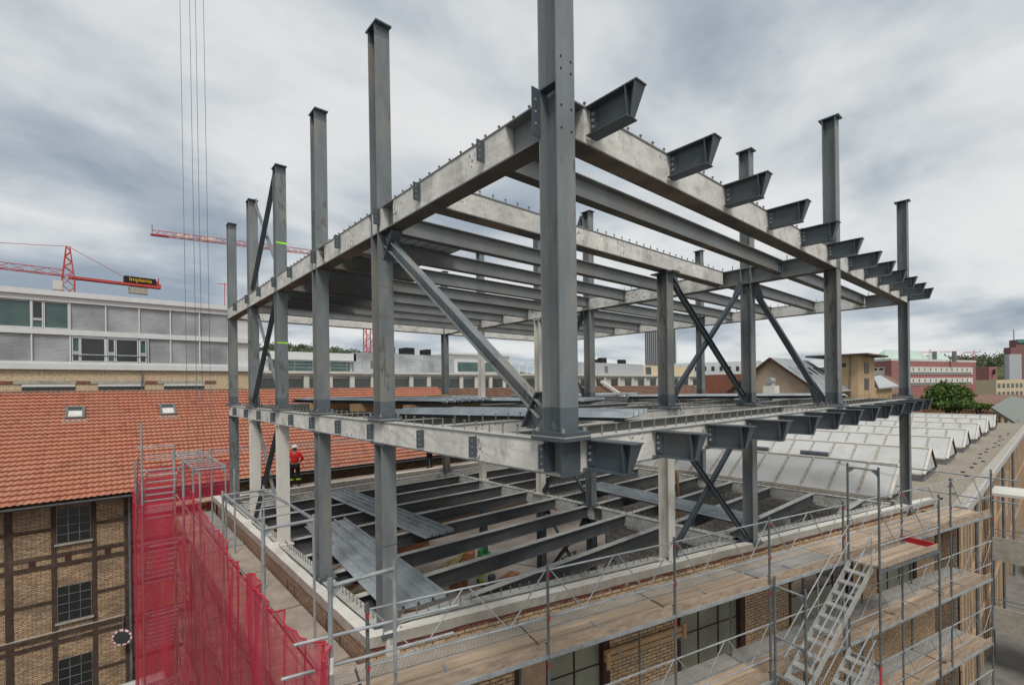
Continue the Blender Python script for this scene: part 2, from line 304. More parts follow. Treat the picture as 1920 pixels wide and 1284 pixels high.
def thing(name, label, cat, loc, group=None):
    o = bpy.data.objects.new(name, None); SC.collection.objects.link(o); o.location = loc; o['_org'] = list(loc)
    o.empty_display_size = 0.3
    return tag(o, label, cat, group)
def struct(name, mb, mats, **k): return tag(mb.build(name, mats, **k), kind='structure')
def copy_part(o, parent, off=(0, 0, 0)):
    c = o.copy(); SC.collection.objects.link(c); c.parent = parent; c.location = Vector(o.location)+Vector(off); return c
ORD = ['first', 'second', 'third', 'fourth', 'fifth', 'sixth', 'seventh', 'eighth', 'ninth', 'tenth', 'eleventh', 'twelfth', 'thirteenth', 'fourteenth']
def ibeam_prof(h, b, tf=0.019, tw=0.012):
    H, B = h/2, b/2; w = tw/2
    return [(-B, -H), (B, -H), (B, -H+tf), (w, -H+tf), (w, H-tf), (B, H-tf), (B, H), (-B, H), (-B, H-tf), (-w, H-tf), (-w, -H+tf), (-B, -H+tf)]
def far(px, py, D): return CAM + (FW + rt*(px-960)/F - up*(py-CY)/F)*D
def farz(px, z, D):
    p = CAM + (FW + RT*(px-960)/F)*D; return Vector((p.x, p.y, z))

# shared stud mesh
_sm = MB(); _sm.tube((0, 0, 0), (0, 0, 0.125), 0.011, 6); _sm.tube((0, 0, 0.122), (0, 0, 0.14), 0.02, 6)
_smo = _sm.build('shear_stud', 'stud', org=(0, 0, 0)); STUD = _smo.data; bpy.data.objects.remove(_smo)
def studs(par, pts):
    org = Vector(par['_org'])
    for p in pts:
        o = bpy.data.objects.new('shear_stud', STUD); SC.collection.objects.link(o); o.parent = par; o.location = Vector(p)-org

# ------------------------------------------------------------------ frame grid
Y = [1.35, 3.06, 4.77, 6.48, 8.19, 9.9, 11.6, 13.3, 15.0, 16.8]
XL, XM, XF = 0.15, 10.4, 18.8
HB = 0.30
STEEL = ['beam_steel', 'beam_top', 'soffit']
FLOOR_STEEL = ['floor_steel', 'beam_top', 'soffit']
def steel_i(mb, p, q, h, b, tf=0.02, side=None):
    """I section between p and q; z given at the top of the section; three material zones"""
    p, q = Vector(p), Vector(q); dn = Vector((0, 0, 1))
    P, Q = p - dn*h/2, q - dn*h/2
    mb.prism(ibeam_prof(h, b, tf), P, Q, mi=0)
    # a thin dusty skin on the top flange and a rusty one underneath, its colour darkened to deepen the shade there
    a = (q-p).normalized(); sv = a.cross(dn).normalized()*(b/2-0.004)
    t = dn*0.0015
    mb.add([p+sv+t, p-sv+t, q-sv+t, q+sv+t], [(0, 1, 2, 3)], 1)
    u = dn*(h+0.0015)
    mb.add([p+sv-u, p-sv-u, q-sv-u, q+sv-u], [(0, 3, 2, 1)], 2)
def infill_beam(label, p, q, top, h, bare=(), stud_step=0.3, group='concrete filled frame beams', stud_y=0.0, studs_on=True, tabs=(), tabside=None, holes=()):
    """frame beam: steel I section with the pockets cast full of concrete"""
    p, q = Vector((*p, top)), Vector((*q, top)); Ln = (q-p).length; a = (q-p).normalized(); sv = a.cross(UP).normalized()
    t = thing('frame_beam', label, 'beam', p - UP*h, group)
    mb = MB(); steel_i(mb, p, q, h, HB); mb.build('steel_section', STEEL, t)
    segs = []; s0 = 0.02
    for b0, b1 in sorted(bare): 
        if b0 > s0+0.05: segs.append((s0, b0))
        s0 = b1
    if Ln-0.02 > s0+0.05: segs.append((s0, Ln-0.02))
    for s0, s1 in segs:
        mb = MB(); n = max(1, int((s1-s0)/0.25)); rr = random.Random(int(s0*100)+int(top*7))
        for sg in (1, -1):
            w0 = 0.008; w1 = HB/2-0.012
            # slightly uneven cast face
            vs = []; nz_ = 4
            for i in range(n+1):
                for j in range(nz_+1):
                    s = s0+(s1-s0)*i/n; z = -h+0.021+(h-0.042)*j/nz_
                    e = rr.uniform(-0.004, 0.003) if 0 < j < nz_ else 0
                    vs.append(p + a*s + sv*sg*(w1+e) + UP*z)
            fs = [(i*(nz_+1)+j, (i+1)*(nz_+1)+j, (i+1)*(nz_+1)+j+1, i*(nz_+1)+j+1) for i in range(n) for j in range(nz_)]
            b = len(vs)
            for s in (s0, s1):
                vs += [p+a*s+sv*sg*w0+UP*(-h+0.021), p+a*s+sv*sg*w0-UP*0.021, p+a*s+sv*sg*w1-UP*0.021, p+a*s+sv*sg*w1+UP*(-h+0.021)]
            fs += [(b, b+1, b+2, b+3), (b+4, b+5, b+6, b+7)]
            mb.add(vs, fs)
        mb.build('concrete_infill', 'concrete', t)
    if studs_on:
        k = int((Ln-0.4)/stud_step); k = min(k, 98)
        studs(t, [p + a*(0.3+stud_step*i) + sv*stud_y + UP*0.002 for i in range(k+1)])
    for s in tabs:
        mb = MB(); sg = tabside
        c = p + a*s + sv*sg*(HB/2)
        for zc in (0,):
            A = c - a*0.008 - UP*0.33; 
            o = sv*sg*0.13
            v8 = [c-a*0.008-UP*0.34, c+a*0.008-UP*0.34, c+a*0.008-UP*0.05, c-a*0.008-UP*0.05]
            mb.add(v8+[v+o for v in v8], [(0, 1, 2, 3), (7, 6, 5, 4), (0, 4, 5, 1), (1, 5, 6, 2), (2, 6, 7, 3), (3, 7, 4, 0)], 0)
            for k in range(3):
                hc = c + sv*sg*0.085 - UP*(0.11+0.085*k)
                mb.tube(hc - a*0.011, hc + a*0.011, 0.012, 8, 1)  # pale discs: daylight behind the open tab holes, put into the colour
        # backing flat on the beam face
        v = [c-a*0.07+sv*sg*0.0-UP*0.34, c+a*0.07-UP*0.34, c+a*0.07-UP*0.05, c-a*0.07-UP*0.05]
        mb.build('shear_tab', ['primer', 'bolt'], t)
    return t
def sec_beam(label, p, q, top, group, h=0.36, b=0.2):
    p, q = Vector((*p, top)), Vector((*q, top)); a = (q-p).normalized()
    t = thing('floor_beam', label, 'beam', p-UP*h, group)
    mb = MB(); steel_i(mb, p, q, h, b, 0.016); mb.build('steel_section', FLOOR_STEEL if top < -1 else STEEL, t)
    sv = a.cross(UP).normalized()
    for e, s in ((p, 1), (q, -1)):
        mb = MB()
        mb.bar(e - a*0.11*s - UP*(0.05), e - a*0.11*s - UP*(h-0.05), 0.012, 0.012)
        mb = MB(); c = e + a*0.06*s
        for k in range(4): 
            bz = c - UP*(0.08+0.065*k); mb.tube(bz - sv*0.03, bz + sv*0.03, 0.014, 6, 1)
        mb.add([e - a*0.12*s + sv*0.012 - UP*0.06, e + a*0.10*s + sv*0.012 - UP*0.06, e + a*0.10*s + sv*0.012 - UP*0.31, e - a*0.12*s + sv*0.012 - UP*0.31,
                e - a*0.12*s + sv*0.02 - UP*0.06, e + a*0.10*s + sv*0.02 - UP*0.06, e + a*0.10*s + sv*0.02 - UP*0.31, e - a*0.12*s + sv*0.02 - UP*0.31],
               [(0, 1, 2, 3), (4, 7, 6, 5), (0, 4, 5, 1), (1, 5, 6, 2), (2, 6, 7, 3), (3, 7, 4, 0)], 0)
        mb.build('end_cleat', ['primer', 'bolt'], t)
    return t
def column(label, x, y, z0, z1, m='col_steel', base=True, cap=True, lean=(0, 0), w=0.30, group='steel columns of the frame', bands=True, thick=0.1, cap_over=0.06, nomid=False):
    t = thing('steel_column', label, 'column', (x, y, z0), group)
    zb = z0 + (thick if base else 0); zt = z1 - (0.03 if cap else 0)
    mb = MB(); H = w/2; tf = 0.021; lx, ly = lean
    prof = [(-H, -H), (H, -H), (H, -H+tf), (0.007, -H+tf), (0.007, H-tf), (H, H-tf), (H, H), (-H, H), (-H, H-tf), (-0.007, H-tf), (-0.007, -H+tf), (-H, -H+tf)]
    zs = [zb, zt]; mis = [0]
    if bands and m == 'col_steel':
        mis = [1]; zs = [zb, zb+0.28, zt-0.25, zt]; mis = [1, 0, 1]
        if z1 > 6 and nomid: zs = [zb, zb+0.28, zt]; mis = [1, 0]
        elif z1 > 6: zs = [zb, zb+0.28, zt-0.22, zt]; mis = [1, 0, 1]
    n = len(prof)
    for k in range(len(zs)-1):
        A = [(x+px+lx*(zs[k]-z0), y+py+ly*(zs[k]-z0), zs[k]) for px, py in prof]; B = [(x+px+lx*(zs[k+1]-z0), y+py+ly*(zs[k+1]-z0), zs[k+1]) for px, py in prof]
        fs = [(i, (i+1) % n, n+(i+1) % n, n+i) for i in range(n)]
        if k == 0: fs.append(tuple(range(n-1, -1, -1)))
        if k == len(zs)-2: fs.append(tuple(range(n, 2*n)))
        mb.add(A+B, fs, mis[k])
    mb.build('shaft', [m, 'col_primer'], t)
    if base:
        mb = MB(); e = 0.075
        mb.box(x-H-e, x+H+e, y-H-e-0.05, y+H+e+0.05, z0, z0+thick*0.42, 0); mb.box(x-H-e+0.004, x+H+e-0.004, y-H-e-0.05+0.004, y+H+e+0.046, z0+thick*0.42, z0+thick*0.6, 1)
        mb.box(x-H-e, x+H+e, y-H-e-0.05, y+H+e+0.05, z0+thick*0.6, z0+thick, 0)
        mb.build('base_plate', ['primer' if m == 'col_steel' else m, 'beam_top'], t)
        for sx in (-1, 1):
            for sy in (-1, 1): mb = MB(); mb.tube((x+sx*(H+0.03), y+sy*(H+0.06), z0+thick-0.01), (x+sx*(H+0.03), y+sy*(H+0.06), z0+thick+0.045), 0.018, 6); mb.build('anchor_bolt', 'bolt', t)
    if cap:
        mb = MB(); e = cap_over; X, YY = x+lx*(z1-z0), y+ly*(z1-z0)
        mb.box(X-H-0.012, X+H+0.012, YY-H-e-0.02, YY+H+e+0.02, zt+0.001, z1, 0)
        for sy in (-1, 1):
            for sx in (-0.08, 0.08): mb.tube((X+sx, YY+sy*(H+0.045), z1-0.033), (X+sx, YY+sy*(H+0.045), z1+0.004), 0.012, 8, 1)
        mb.build('cap_plate', ['primer' if m == 'col_steel' else m, 'bolt'], t)
    return t
def brace(label, p, q, w=0.14, h=0.14, m='primer', kind='h', group='diagonal braces between the columns', gusset=True):
    p, q = Vector(p), Vector(q); t = thing('diagonal_brace', label, 'brace', p, group); mb = MB()
    a = (q-p).normalized()
    if kind == 'h': mb.prism(ibeam_prof(h, w, 0.012, 0.008), p, q)
    else: mb.bar(p, q, w, h)
    mb.build('bar', m, t)
    if gusset:
        for e, s in ((p, 1), (q, -1)):
            mb = MB(); hv = Vector((a.x, a.y, 0)).normalized() if abs(a.z) < 0.999 else Vector((1, 0, 0))
            c = e - a*s*0.05; sd_ = hv.cross(UP).normalized()*0.008
            zs = 1 if a.z*s > 0 else -1
            # triangular plate reaching from the column corner along the brace
            A = [c - hv*s*0.22 - UP*zs*0.16, c + a*s*0.42 - hv*s*0.06 + UP*zs*0.07, c + a*s*0.42 + hv*s*0.10 - UP*zs*0.05, c + hv*s*0.16 - UP*zs*0.16]
            if A[0].z*0 == 0:
                mb.add([v+sd_ for v in A]+[v-sd_ for v in A], [(0, 1, 2, 3), (7, 6, 5, 4), (0, 4, 5, 1), (1, 5, 6, 2), (2, 6, 7, 3), (3, 7, 4, 0)], 0)
            for k in range(3):
                bc = c + a*s*(0.2+0.08*k); mb.tube(bc-sd_*5.5, bc+sd_*5.5, 0.014, 6, 1)
            mb.build('gusset_plate', [m, 'bolt'], t)
    return t

# ---- storey beams
TOPU, TOPL, TOPB = 4.0, 0.0, -4.0
HU, HL, HBb = 0.46, 0.41, 0.42
tabsU = [1.36, 3.07, 4.55, 6.48, 8.03, 9.95, 11.5, 13.3, 14.95, 16.9]
tabsL = [1.62, 3.06, 4.95, 6.6, 8.3, 10.0, 11.8, 13.5, 15.3, 17.2]
infill_beam('concrete filled beam along the left edge of the upper deck, bolt plates outside', (XL, 0.30), (XL, 18.66), TOPU, HU, stud_y=-0.02,
            bare=[(0.0, 0.62), (3.75, 4.17-0.0), (4.6, 4.75), (7.2, 7.6), (8.0, 8.12)], tabs=[t-0.30 for t in tabsU], tabside=-1)
infill_beam('concrete filled beam along the left edge of the lower deck, corner beneath the tallest column', (XL, 0.02), (XL, 18.66), TOPL, HL,
            tabs=[t-0.02 for t in tabsL], tabside=-1, bare=[(0, 0.28)])
infill_beam('speckled concrete filled beam along the right front edge of the upper deck', (0.31, XL), (18.66, XL), TOPU, HU, bare=[(0, 0.16)], stud_y=0.04)
infill_beam('concrete filled beam along the right front edge of the lower deck', (0.32, XL), (18.9, XL), TOPL, HL)
infill_beam('white concrete filled beam crossing the upper deck over the braced inner column', (0.31, 3.06), (10.24, 3.06), TOPU, HU-0.05)
infill_beam('concrete filled beam crossing the lower deck behind the tallest column', (0.31, 3.06), (10.24, 3.06), TOPL, HL)
for nm, top, h in (('upper', TOPU, HU), ('lower', TOPL, HL)):
    infill_beam('concrete filled beam down the middle of the %s deck, between its two bays' % nm, (XM, 0.31), (XM, 18.34), top, h, bare=[(0, 2.75)] if top > 1 else [(0, 0.3)], studs_on=top < 1 or True)
    infill_beam('concrete filled beam along the far right edge of the %s deck' % nm, (XF, 0.31), (XF, 18.34), top, h, bare=[(0, 1.0), (7.5, 8.0)])
    infill_beam('rear edge concrete filled beam of the %s deck, left half' % nm, (0.31, 18.5), (10.24, 18.5), top, h)
    infill_beam('rear edge concrete filled beam of the %s deck, right half' % nm, (10.56, 18.5), (18.64, 18.5), top, h)
for nm, top in (('upper', TOPU), ('lower', TOPL)):
    k = 0
    for y in Y:
        k += 1
        rank = ORD[k-1] + ' from the front edge'
        if abs(y-3.06) > 0.01:
            sec_beam('grey floor beam of the %s deck, left bay, %s' % (nm, rank), (0.31, y), (10.24, y), top, 'bare steel floor beams')
        sec_beam('grey floor beam of the %s deck, right bay, %s' % (nm, rank), (10.56, y), (18.64, y), top, 'bare steel floor beams')
# bottom deck (top of the brick building)
YB = [4.95, 6.62, 8.36, 10.1, 11.85, 13.6, 15.35, 17.1]
P0 = Vector((-0.27, 4.65, 0)); DD = Vector((0.9726, -0.2325, 0)); NN = Vector((-0.2325, -0.9726, 0))
def S(s, o, z): 
    v = P0 + DD*s + NN*o; return Vector((v.x, v.y, z))
MS = Matrix(((DD.x, NN.x, 0, P0.x), (DD.y, NN.y, 0, P0.y), (0, 0, 1, 0), (0, 0, 0, 1)))
infill_beam('studded beam along the left edge of the bottom deck, inside the brick parapet', (XL, 4.5), (XL, 18.6), TOPB, HBb, stud_step=0.2, tabs=[1.1, 2.7, 4.4, 6.2, 7.9, 9.6, 11.3, 13.0], tabside=-1)
infill_beam('concrete filled beam down the middle of the bottom deck', (XM, 2.45), (XM, 18.34), TOPB, 0.5, stud_step=0.26, bare=[(5.2, 5.66), (6.0, 6.4)])
infill_beam('concrete filled beam along the far right edge of the bottom deck, beside the skylights', (XF, 0.6), (XF, 18.34), TOPB, 0.5, stud_step=0.26)
infill_beam('rear edge concrete filled beam of the bottom deck', (0.31, 18.5), (18.64, 18.5), TOPB, 0.45, stud_step=0.24)
a0, a1 = S(0.75, -0.55, 0), S(19.2, -0.52, 0)
infill_beam('slanting studded beam behind the street side parapet of the bottom deck', (a0.x, a0.y), (a1.x, a1.y), TOPB, 0.36, stud_step=0.24)
def yfront(x): return 4.65 - 0.239*(x+0.27) + 0.72
for k, y in enumerate(YB):
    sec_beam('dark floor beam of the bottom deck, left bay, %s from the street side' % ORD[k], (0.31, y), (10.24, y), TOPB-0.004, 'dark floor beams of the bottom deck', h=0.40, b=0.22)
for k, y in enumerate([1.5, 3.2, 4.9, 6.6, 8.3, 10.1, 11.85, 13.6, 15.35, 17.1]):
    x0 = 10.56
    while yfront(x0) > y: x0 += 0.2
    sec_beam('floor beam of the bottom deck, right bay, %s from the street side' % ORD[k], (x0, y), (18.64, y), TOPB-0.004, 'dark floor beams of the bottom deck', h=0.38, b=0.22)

# ---- columns
G1 = 'steel columns of the frame'
column('tallest column, near corner of the frame, running out of the picture top', 0.15, 0.15, 0, 9.5, cap=False, nomid=True, lean=(0.0, 0))
column('second column of the left row, thick brace starting at its head', 0.15, 4.77, 0, 7.5, lean=(-0.004, 0))
column('third column of the left row', 0.15, 8.19, 0, 7.42)
column('fourth column of the left row, with a lime green tape mark', 0.15, 11.6, 0, 7.3)
column('fifth column of the left row, with crossed braces at its top', 0.15, 15.0, 0, 7.32)
column('last column at the far left corner of the frame', 0.15, 18.5, 0, 7.42)
column('column in the middle of the right front edge', 10.4, 0.15, 0, 7.45)
column('column at the far right corner of the frame, red marked foot', 18.85, 0.15, 0, 7.38, thick=0.14)
column('braced inner column just behind the right front edge', 10.4, 2.28, 0, 7.42)
column('inner column seen through the upper deck, braced at its top', 10.4, 8.27, 0, 7.36)
column('column in the far right edge row, half way back', 18.8, 8.14, 0, 7.3)
column('column at the middle of the rear edge', 10.4, 18.5, 0, 7.0)
column('pale column of the middle row, fourth from the front', 10.4, 11.06, 0, 3.52, m='col_white')
column('thin pale column of the middle row, fifth from the front', 10.4, 15.2, 0, 3.52, m='col_white', w=0.26)
column('upper part of the middle row column standing over the fourth pale one', 10.4, 11.06, 4.0, 7.4)
column('upper part of the middle row column standing over the thin pale one', 10.4, 15.2, 4.0, 7.4)
column('short braced column under the white crossing beam, dark collar at its head', 7.25, 3.06, 0, 3.56, cap_over=0.16)
G2 = 'columns standing on the bottom deck'
zt = -HL
column('dark column under the second left column, foot close to the parapet corner', 0.15, 4.77, -4.0, zt, group=G2, thick=0.05, cap_over=0.1, bands=False)
column('dark column under the third left column', 0.15, 8.19, -4.0, zt, group=G2, thick=0.05, cap_over=0.1, bands=False)
column('white painted column of the left row, nearer of the two', 0.15, 11.6, -4.0, zt, m='col_white', group=G2, thick=0.05)
column('white painted column of the left row, farther of the two', 0.15, 15.0, -4.0, zt, m='col_white', group=G2, thick=0.05)
column('dark column on the bottom deck at the far left corner', 0.15, 18.5, -4.0, zt, group=G2, thick=0.05, bands=False)
column('white painted column close behind the street side parapet', 7.3, 3.12, -4.0, zt, m='col_white', group=G2, thick=0.05)
column('dark braced column behind the street side parapet', 10.4, 2.28, -4.0, zt, group=G2, thick=0.05, bands=False)
column('dark column at the right end of the street side parapet', 18.85, 0.15, -4.2, zt, group=G2, thick=0.05, bands=False)
column('dark column in the centre of the bottom deck', 10.4, 8.27, -4.0, zt, group=G2, thick=0.05, bands=False)
column('white painted column of the middle row on the bottom deck', 10.4, 11.06, -4.0, zt, m='col_white', group=G2, thick=0.05)
column('thin white column of the middle row on the bottom deck', 10.4, 15.2, -4.0, zt, m='col_white', group=G2, thick=0.05, w=0.26)
column('dark column at the rear edge of the bottom deck', 10.4, 18.5, -4.0, zt, group=G2, thick=0.05, bands=False)
column('dark column by the skylights, half way along the far edge of the bottom deck', 18.8, 8.14, -4.0, zt, group=G2, thick=0.05, bands=False)
for k, y in enumerate([5.0, 8.27, 11.06, 15.2]):
    column('basement column under the middle beam, %s from the street' % ORD[k], 10.4, y, -7.6, -4.5, group='basement columns under the middle beam', m='primer', thick=0.04, cap=False)
mat('rust', (0.23, 0.12, 0.06), rough=0.9, var=0.3)
def marks(label, x, y, w, zs, m_='rust', th=0.009):
    t = thing('rust_line', label, 'marking', (x, y-w/2, zs[0]))
    for z in zs:
        mb = MB(); mb.box(x-w/2+0.004, x+w/2-0.004, y-w/2-0.0022, y-w/2-0.0005, z, z+th); mb.build('line', m_, t)
marks('thin rust lines across the flange of the second left column', 0.15-0.012, 4.77-0.0, 0.30, [2.55, 2.0, 1.95], 'rust')
marks('dark seam across the lower part of the second left column', 0.15, 4.77, 0.30, [-2.35], 'dark')
marks('thin seam across the foot of the last left column', 0.15, 18.5, 0.30, [0.55], 'rust')
# splice collar and side bracket on the tallest column
tb = thing('splice_bracket', 'bolted bracket on the tallest column at upper deck level', 'bracket', (0, 0.15, 3.4))
mb = MB(); mb.box(-0.014, 0.0, 0.0-0.002, 0.302, 3.05, 5.0) if False else None
mb.box(-0.13, 0.13, 0.142, 0.158, 3.55, 4.15, 0) if False else None
mb.box(-0.14, -0.006, 0.262, 0.276, 3.56, 4.12, 0)
for k in range(3): mb.tube((-0.09, 0.256, 3.70+0.14*k), (-0.09, 0.281, 3.70+0.14*k), 0.016, 8, 1)
mb.box(-0.0, 0.12, 0.024, 0.276, 4.12, 4.14, 0)
mb.build('side_plate', ['primer', 'bolt'], tb)
mb = MB()
for z in (3.6, 3.86, 4.28, 4.42):
    for x in (0.07, 0.24): mb.tube((x, -0.0035, z), (x, 0.02, z), 0.015, 8)
mb.build('bolt_holes', 'dark', tb)
# corner stub under the tallest column at lower deck level
tb = thing('corner_stub', 'dark steel stub wrapping the corner of the lower deck beams', 'bracket', (0.15, 0.15, -0.41))
mb = MB(); mb.box(0.005, 0.31, -0.012, 0.012, -0.42, -0.002); mb.build('face_plate', 'primer', tb)
mb = MB(); mb.box(0.0, 0.14, 0.24, 0.256, -0.39, -0.02); mb.build('stiffener', 'primer', tb)
mb = MB(); mb.box(-0.10, 0.12, 0.268, 0.282, -0.34, -0.05)
for k in range(3): mb.tube((-0.06, 0.262, -0.11-0.085*k), (-0.06, 0.288, -0.11-0.085*k), 0.012, 8, 1)  # same pale discs standing in for daylight through the holes
mb.build('shear_tab', ['primer', 'bolt'], tb)

# ---- braces
brace('thick diagonal brace from the second left column down to the foot of the tallest', (0.15, 4.55, 3.38), (0.15, 0.42, 0.30), 0.15, 0.16, m='col_steel')
bg = thing('brace_gusset', 'triangular gusset plates welded to the tallest column foot and the second column head', 'bracket', (0.15, 0.6, 0.1))
mb = MB(); q = [(0.30, 0.1), (0.74, 0.1), (0.52, 0.50), (0.30, 0.58)]
mb.add([(0.143, y, z) for y, z in q]+[(0.157, y, z) for y, z in q], [(0, 1, 2, 3), (7, 6, 5, 4), (0, 4, 5, 1), (1, 5, 6, 2), (2, 6, 7, 3), (3, 7, 4, 0)]); mb.build('foot_gusset', 'primer', bg)
mb = MB(); mb.bar((0.15, 0.76, 0.12), (0.15, 0.49, 0.56), 0.16, 0.02, side=(1, 0, 0)); mb.build('foot_plate', 'primer', bg)
mb = MB(); q = [(4.62, 3.54), (4.22, 3.54), (4.30, 3.22), (4.62, 3.05)]
mb.add([(0.143, y, z) for y, z in q]+[(0.157, y, z) for y, z in q], [(0, 1, 2, 3), (7, 6, 5, 4), (0, 4, 5, 1), (1, 5, 6, 2), (2, 6, 7, 3), (3, 7, 4, 0)]); mb.build('head_gusset', 'primer', bg)
mb = MB(); mb.bar((0.15, 4.53, 3.02), (0.15, 4.17, 3.50), 0.22, 0.02, side=(1, 0, 0)); mb.build('head_plate', 'primer', bg)
for nm, z0, z1 in (('above the upper deck', 4.15, 7.15), ('between the two decks', 0.2, 3.4), ('below the lower deck', -3.85, -0.55)):
    brace('dark diagonal brace %s, between fourth and fifth left columns' % nm, (0.10, 11.85, z1), (0.10, 14.8, z0), 0.12, 0.12, m='dark' if False else 'primer')
    brace('thin light diagonal brace %s, crossing the dark one' % nm, (0.22, 14.8, z1), (0.22, 11.85, z0), 0.09, 0.05, m='col_steel', kind='f')
for nm, z0, z1 in (('between the two decks', 0.25, 3.4), ('below the lower deck', -3.8, -0.6)):
    brace('brace %s falling right, behind the right front edge' % nm, (7.45, 3.0, z1), (10.2, 2.33, z0), 0.12, 0.12, m='primer')
    brace('brace %s rising right, behind the right front edge' % nm, (7.45, 3.06, z0), (10.2, 2.39, z1), 0.12, 0.10, m='primer')
brace('brace from the braced inner column down to the front edge column', (10.4, 2.1, 3.35), (10.4, 0.45, 0.25), 0.14, 0.14, m='primer')
for nm, z0, z1 in (('above the upper deck', 4.2, 7.1), ('between the two decks', 0.2, 3.4), ('on the bottom deck', -3.85, -0.6), ('in the basement', -7.5, -4.6)):
    brace('middle row brace %s, falling to the back' % nm, (10.36, 8.5, z1), (10.36, 10.85, z0), 0.12, 0.12, m='primer')
    if z0 < 4: brace('middle row brace %s, rising to the back' % nm, (10.46, 8.5, z0), (10.46, 10.85, z1), 0.10, 0.08, m='primer')

# ---- stub beams (outriggers) on the right front edge
def outrigger(label, x, top, group, gap=0.0):
    h, b = 0.36, 0.2
    t = thing('stub_beam', label, 'beam', (x, 0, top-h), group)
    y0, y1 = -0.002, -0.72
    mb = MB(); tw = 0.006
    mb.box(x-b/2, x+b/2, y1, y0, top-0.016, top, 0)
    mb.box(x-b/2, x+b/2, y1+0.13, y0, top-h, top-h+0.016, 0)
    mb.add([(x+s*tw, yy, z) for s in (-1, 1) for yy, z in ((y0, top-0.016), (y0, top-h+0.016), (y1+0.13, top-h+0.016), (y1+0.02, top-0.016))],
           [(0, 1, 2, 3), (7, 6, 5, 4), (0, 4, 5, 1), (1, 5, 6, 2), (2, 6, 7, 3), (3, 7, 4, 0)], 0)
    mb.build('steel_section', 'primer', t)
    mb = MB()
    for sg in (-1, 1):   # stiffeners, tapering towards the bottom
        mb.add([(x+sg*0.006, y1+0.15, top-0.018), (x+sg*b/2, y1+0.15, top-0.018), (x+sg*b/2*0.7, y1+0.15, top-h+0.018), (x+sg*0.006, y1+0.15, top-h+0.018),
                (x+sg*0.006, y1+0.162, top-0.018), (x+sg*b/2, y1+0.162, top-0.018), (x+sg*b/2*0.7, y1+0.162, top-h+0.018), (x+sg*0.006, y1+0.162, top-h+0.018)],
               [(0, 1, 2, 3), (7, 6, 5, 4), (0, 4, 5, 1), (1, 5, 6, 2), (2, 6, 7, 3), (3, 7, 4, 0)], 0)
    # sloping end plate
    mb.add([(x-b/2, y1+0.02, top-0.018), (x+b/2, y1+0.02, top-0.018), (x+b/2*0.4, y1+0.125, top-h+0.0), (x-b/2*0.4, y1+0.125, top-h+0.0),
            (x-b/2, y1+0.03, top-0.018), (x+b/2, y1+0.03, top-0.018), (x+b/2*0.4, y1+0.135, top-h+0.0), (x-b/2*0.4, y1+0.135, top-h+0.0)],
           [(0, 1, 2, 3), (7, 6, 5, 4), (0, 4, 5, 1), (1, 5, 6, 2), (2, 6, 7, 3), (3, 7, 4, 0)], 0)
    mb.build('end_plate', 'primer', t)
    mb = MB(); mb.box(x-0.018, x-0.0065, -0.11, y0, top-0.31, top-0.04, 0); mb.build('shear_tab', 'primer', t)
    for k in range(3):
        mb = MB(); z = top-0.09-0.08*k; mb.tube((x-0.036, -0.055, z), (x-0.017, -0.055, z), 0.021, 6); mb.tube((x-0.05, -0.055, z), (x-0.035, -0.055, z), 0.012, 6); mb.build('bolt', 'bolt', t)
    return t
for k, x in enumerate([0.6, 2.4, 4.15, 5.95, 7.75, 9.55, 11.3, 12.85, 14.4, 15.9, 17.4, 18.8]):
    outrigger('short tapered stub beam on the upper deck front edge, %s from the tallest column' % ORD[k], x, TOPU, 'stub beams on the upper deck edge')
for k, x in enumerate([0.46, 1.93, 3.42, 4.9, 6.4, 7.88, 9.39, 10.95, 12.35, 13.85, 15.35, 16.8, 18.25]):
    outrigger('short tapered stub beam on the lower deck front edge, %s from the tallest column' % ORD[k], x, TOPL-0.004, 'stub beams on the lower deck edge')

# ---- trapezoidal decking sheets
def deck_sheet(name, label, p, q, width, z, n=1, group=None, mat_='sheet', ribs=5, rh=0.05):
    """stack of n profiled sheets from p to q (long direction, plan), ribs run along it"""
    p, q = Vector((*p, 0)), Vector((*q, 0)); a = (q-p).normalized(); sv = a.cross(UP).normalized()
    t = thing(name, label, 'metal sheets' if n > 1 else 'metal sheet', (*p.xy, z), group)
    w = width/ribs
    for k in range(n):
        prof = []
        for i in range(ribs):
            x = i*w - width/2
            prof += [(x, 0.0), (x+w*0.36, 0.0), (x+w*0.38, 0.008), (x+w*0.42, 0.008), (x+w*0.44, 0.0), (x+w*0.78, 0.0), (x+w*0.84, rh), (x+w*0.95, rh)]
        prof.append((width/2, 0.0))
        rr = random.Random(k*13+int(width*100)); dz = k*0.017; sh = rr.uniform(-0.015, 0.015); dl = rr.uniform(-0.08, 0.08)
        A = [p + a*dl + sv*(x+sh) + UP*(z+dz+y) for x, y in prof]; B = [q + a*dl + sv*(x+sh) + UP*(z+dz+y) for x, y in prof]
        m_ = len(prof); th = UP*-0.004
        mb = MB(); mb.add(A+B, [(i, i+1, m_+i+1, m_+i) for i in range(m_-1)])
        mb.add([v+th for v in A+B], [(i+1, i, m_+i, m_+i+1) for i in range(m_-1)])
        mb.build('sheet', mat_, t)
    return t
deck_sheet('decking_sheet', 'long profiled steel sheet lying across the bottom deck, nearer the left parapet', (1.12, 5.2), (1.85, 12.9), 1.35, -3.985, 2, 'loose profiled sheets on the bottom deck', ribs=4, rh=0.085)
deck_sheet('decking_sheet', 'shorter profiled steel sheet on the bottom deck, farther from the parapet', (4.05, 9.1), (3.95, 17.7), 1.1, -3.985, 2, 'loose profiled sheets on the bottom deck', ribs=4, rh=0.085)
deck_sheet('decking_sheet', 'blue grey profiled sheets stacked on the bottom deck right bay', (12.5, 3.2), (13.2, 10.6), 1.3, -3.985, 4, 'loose profiled sheets on the bottom deck')
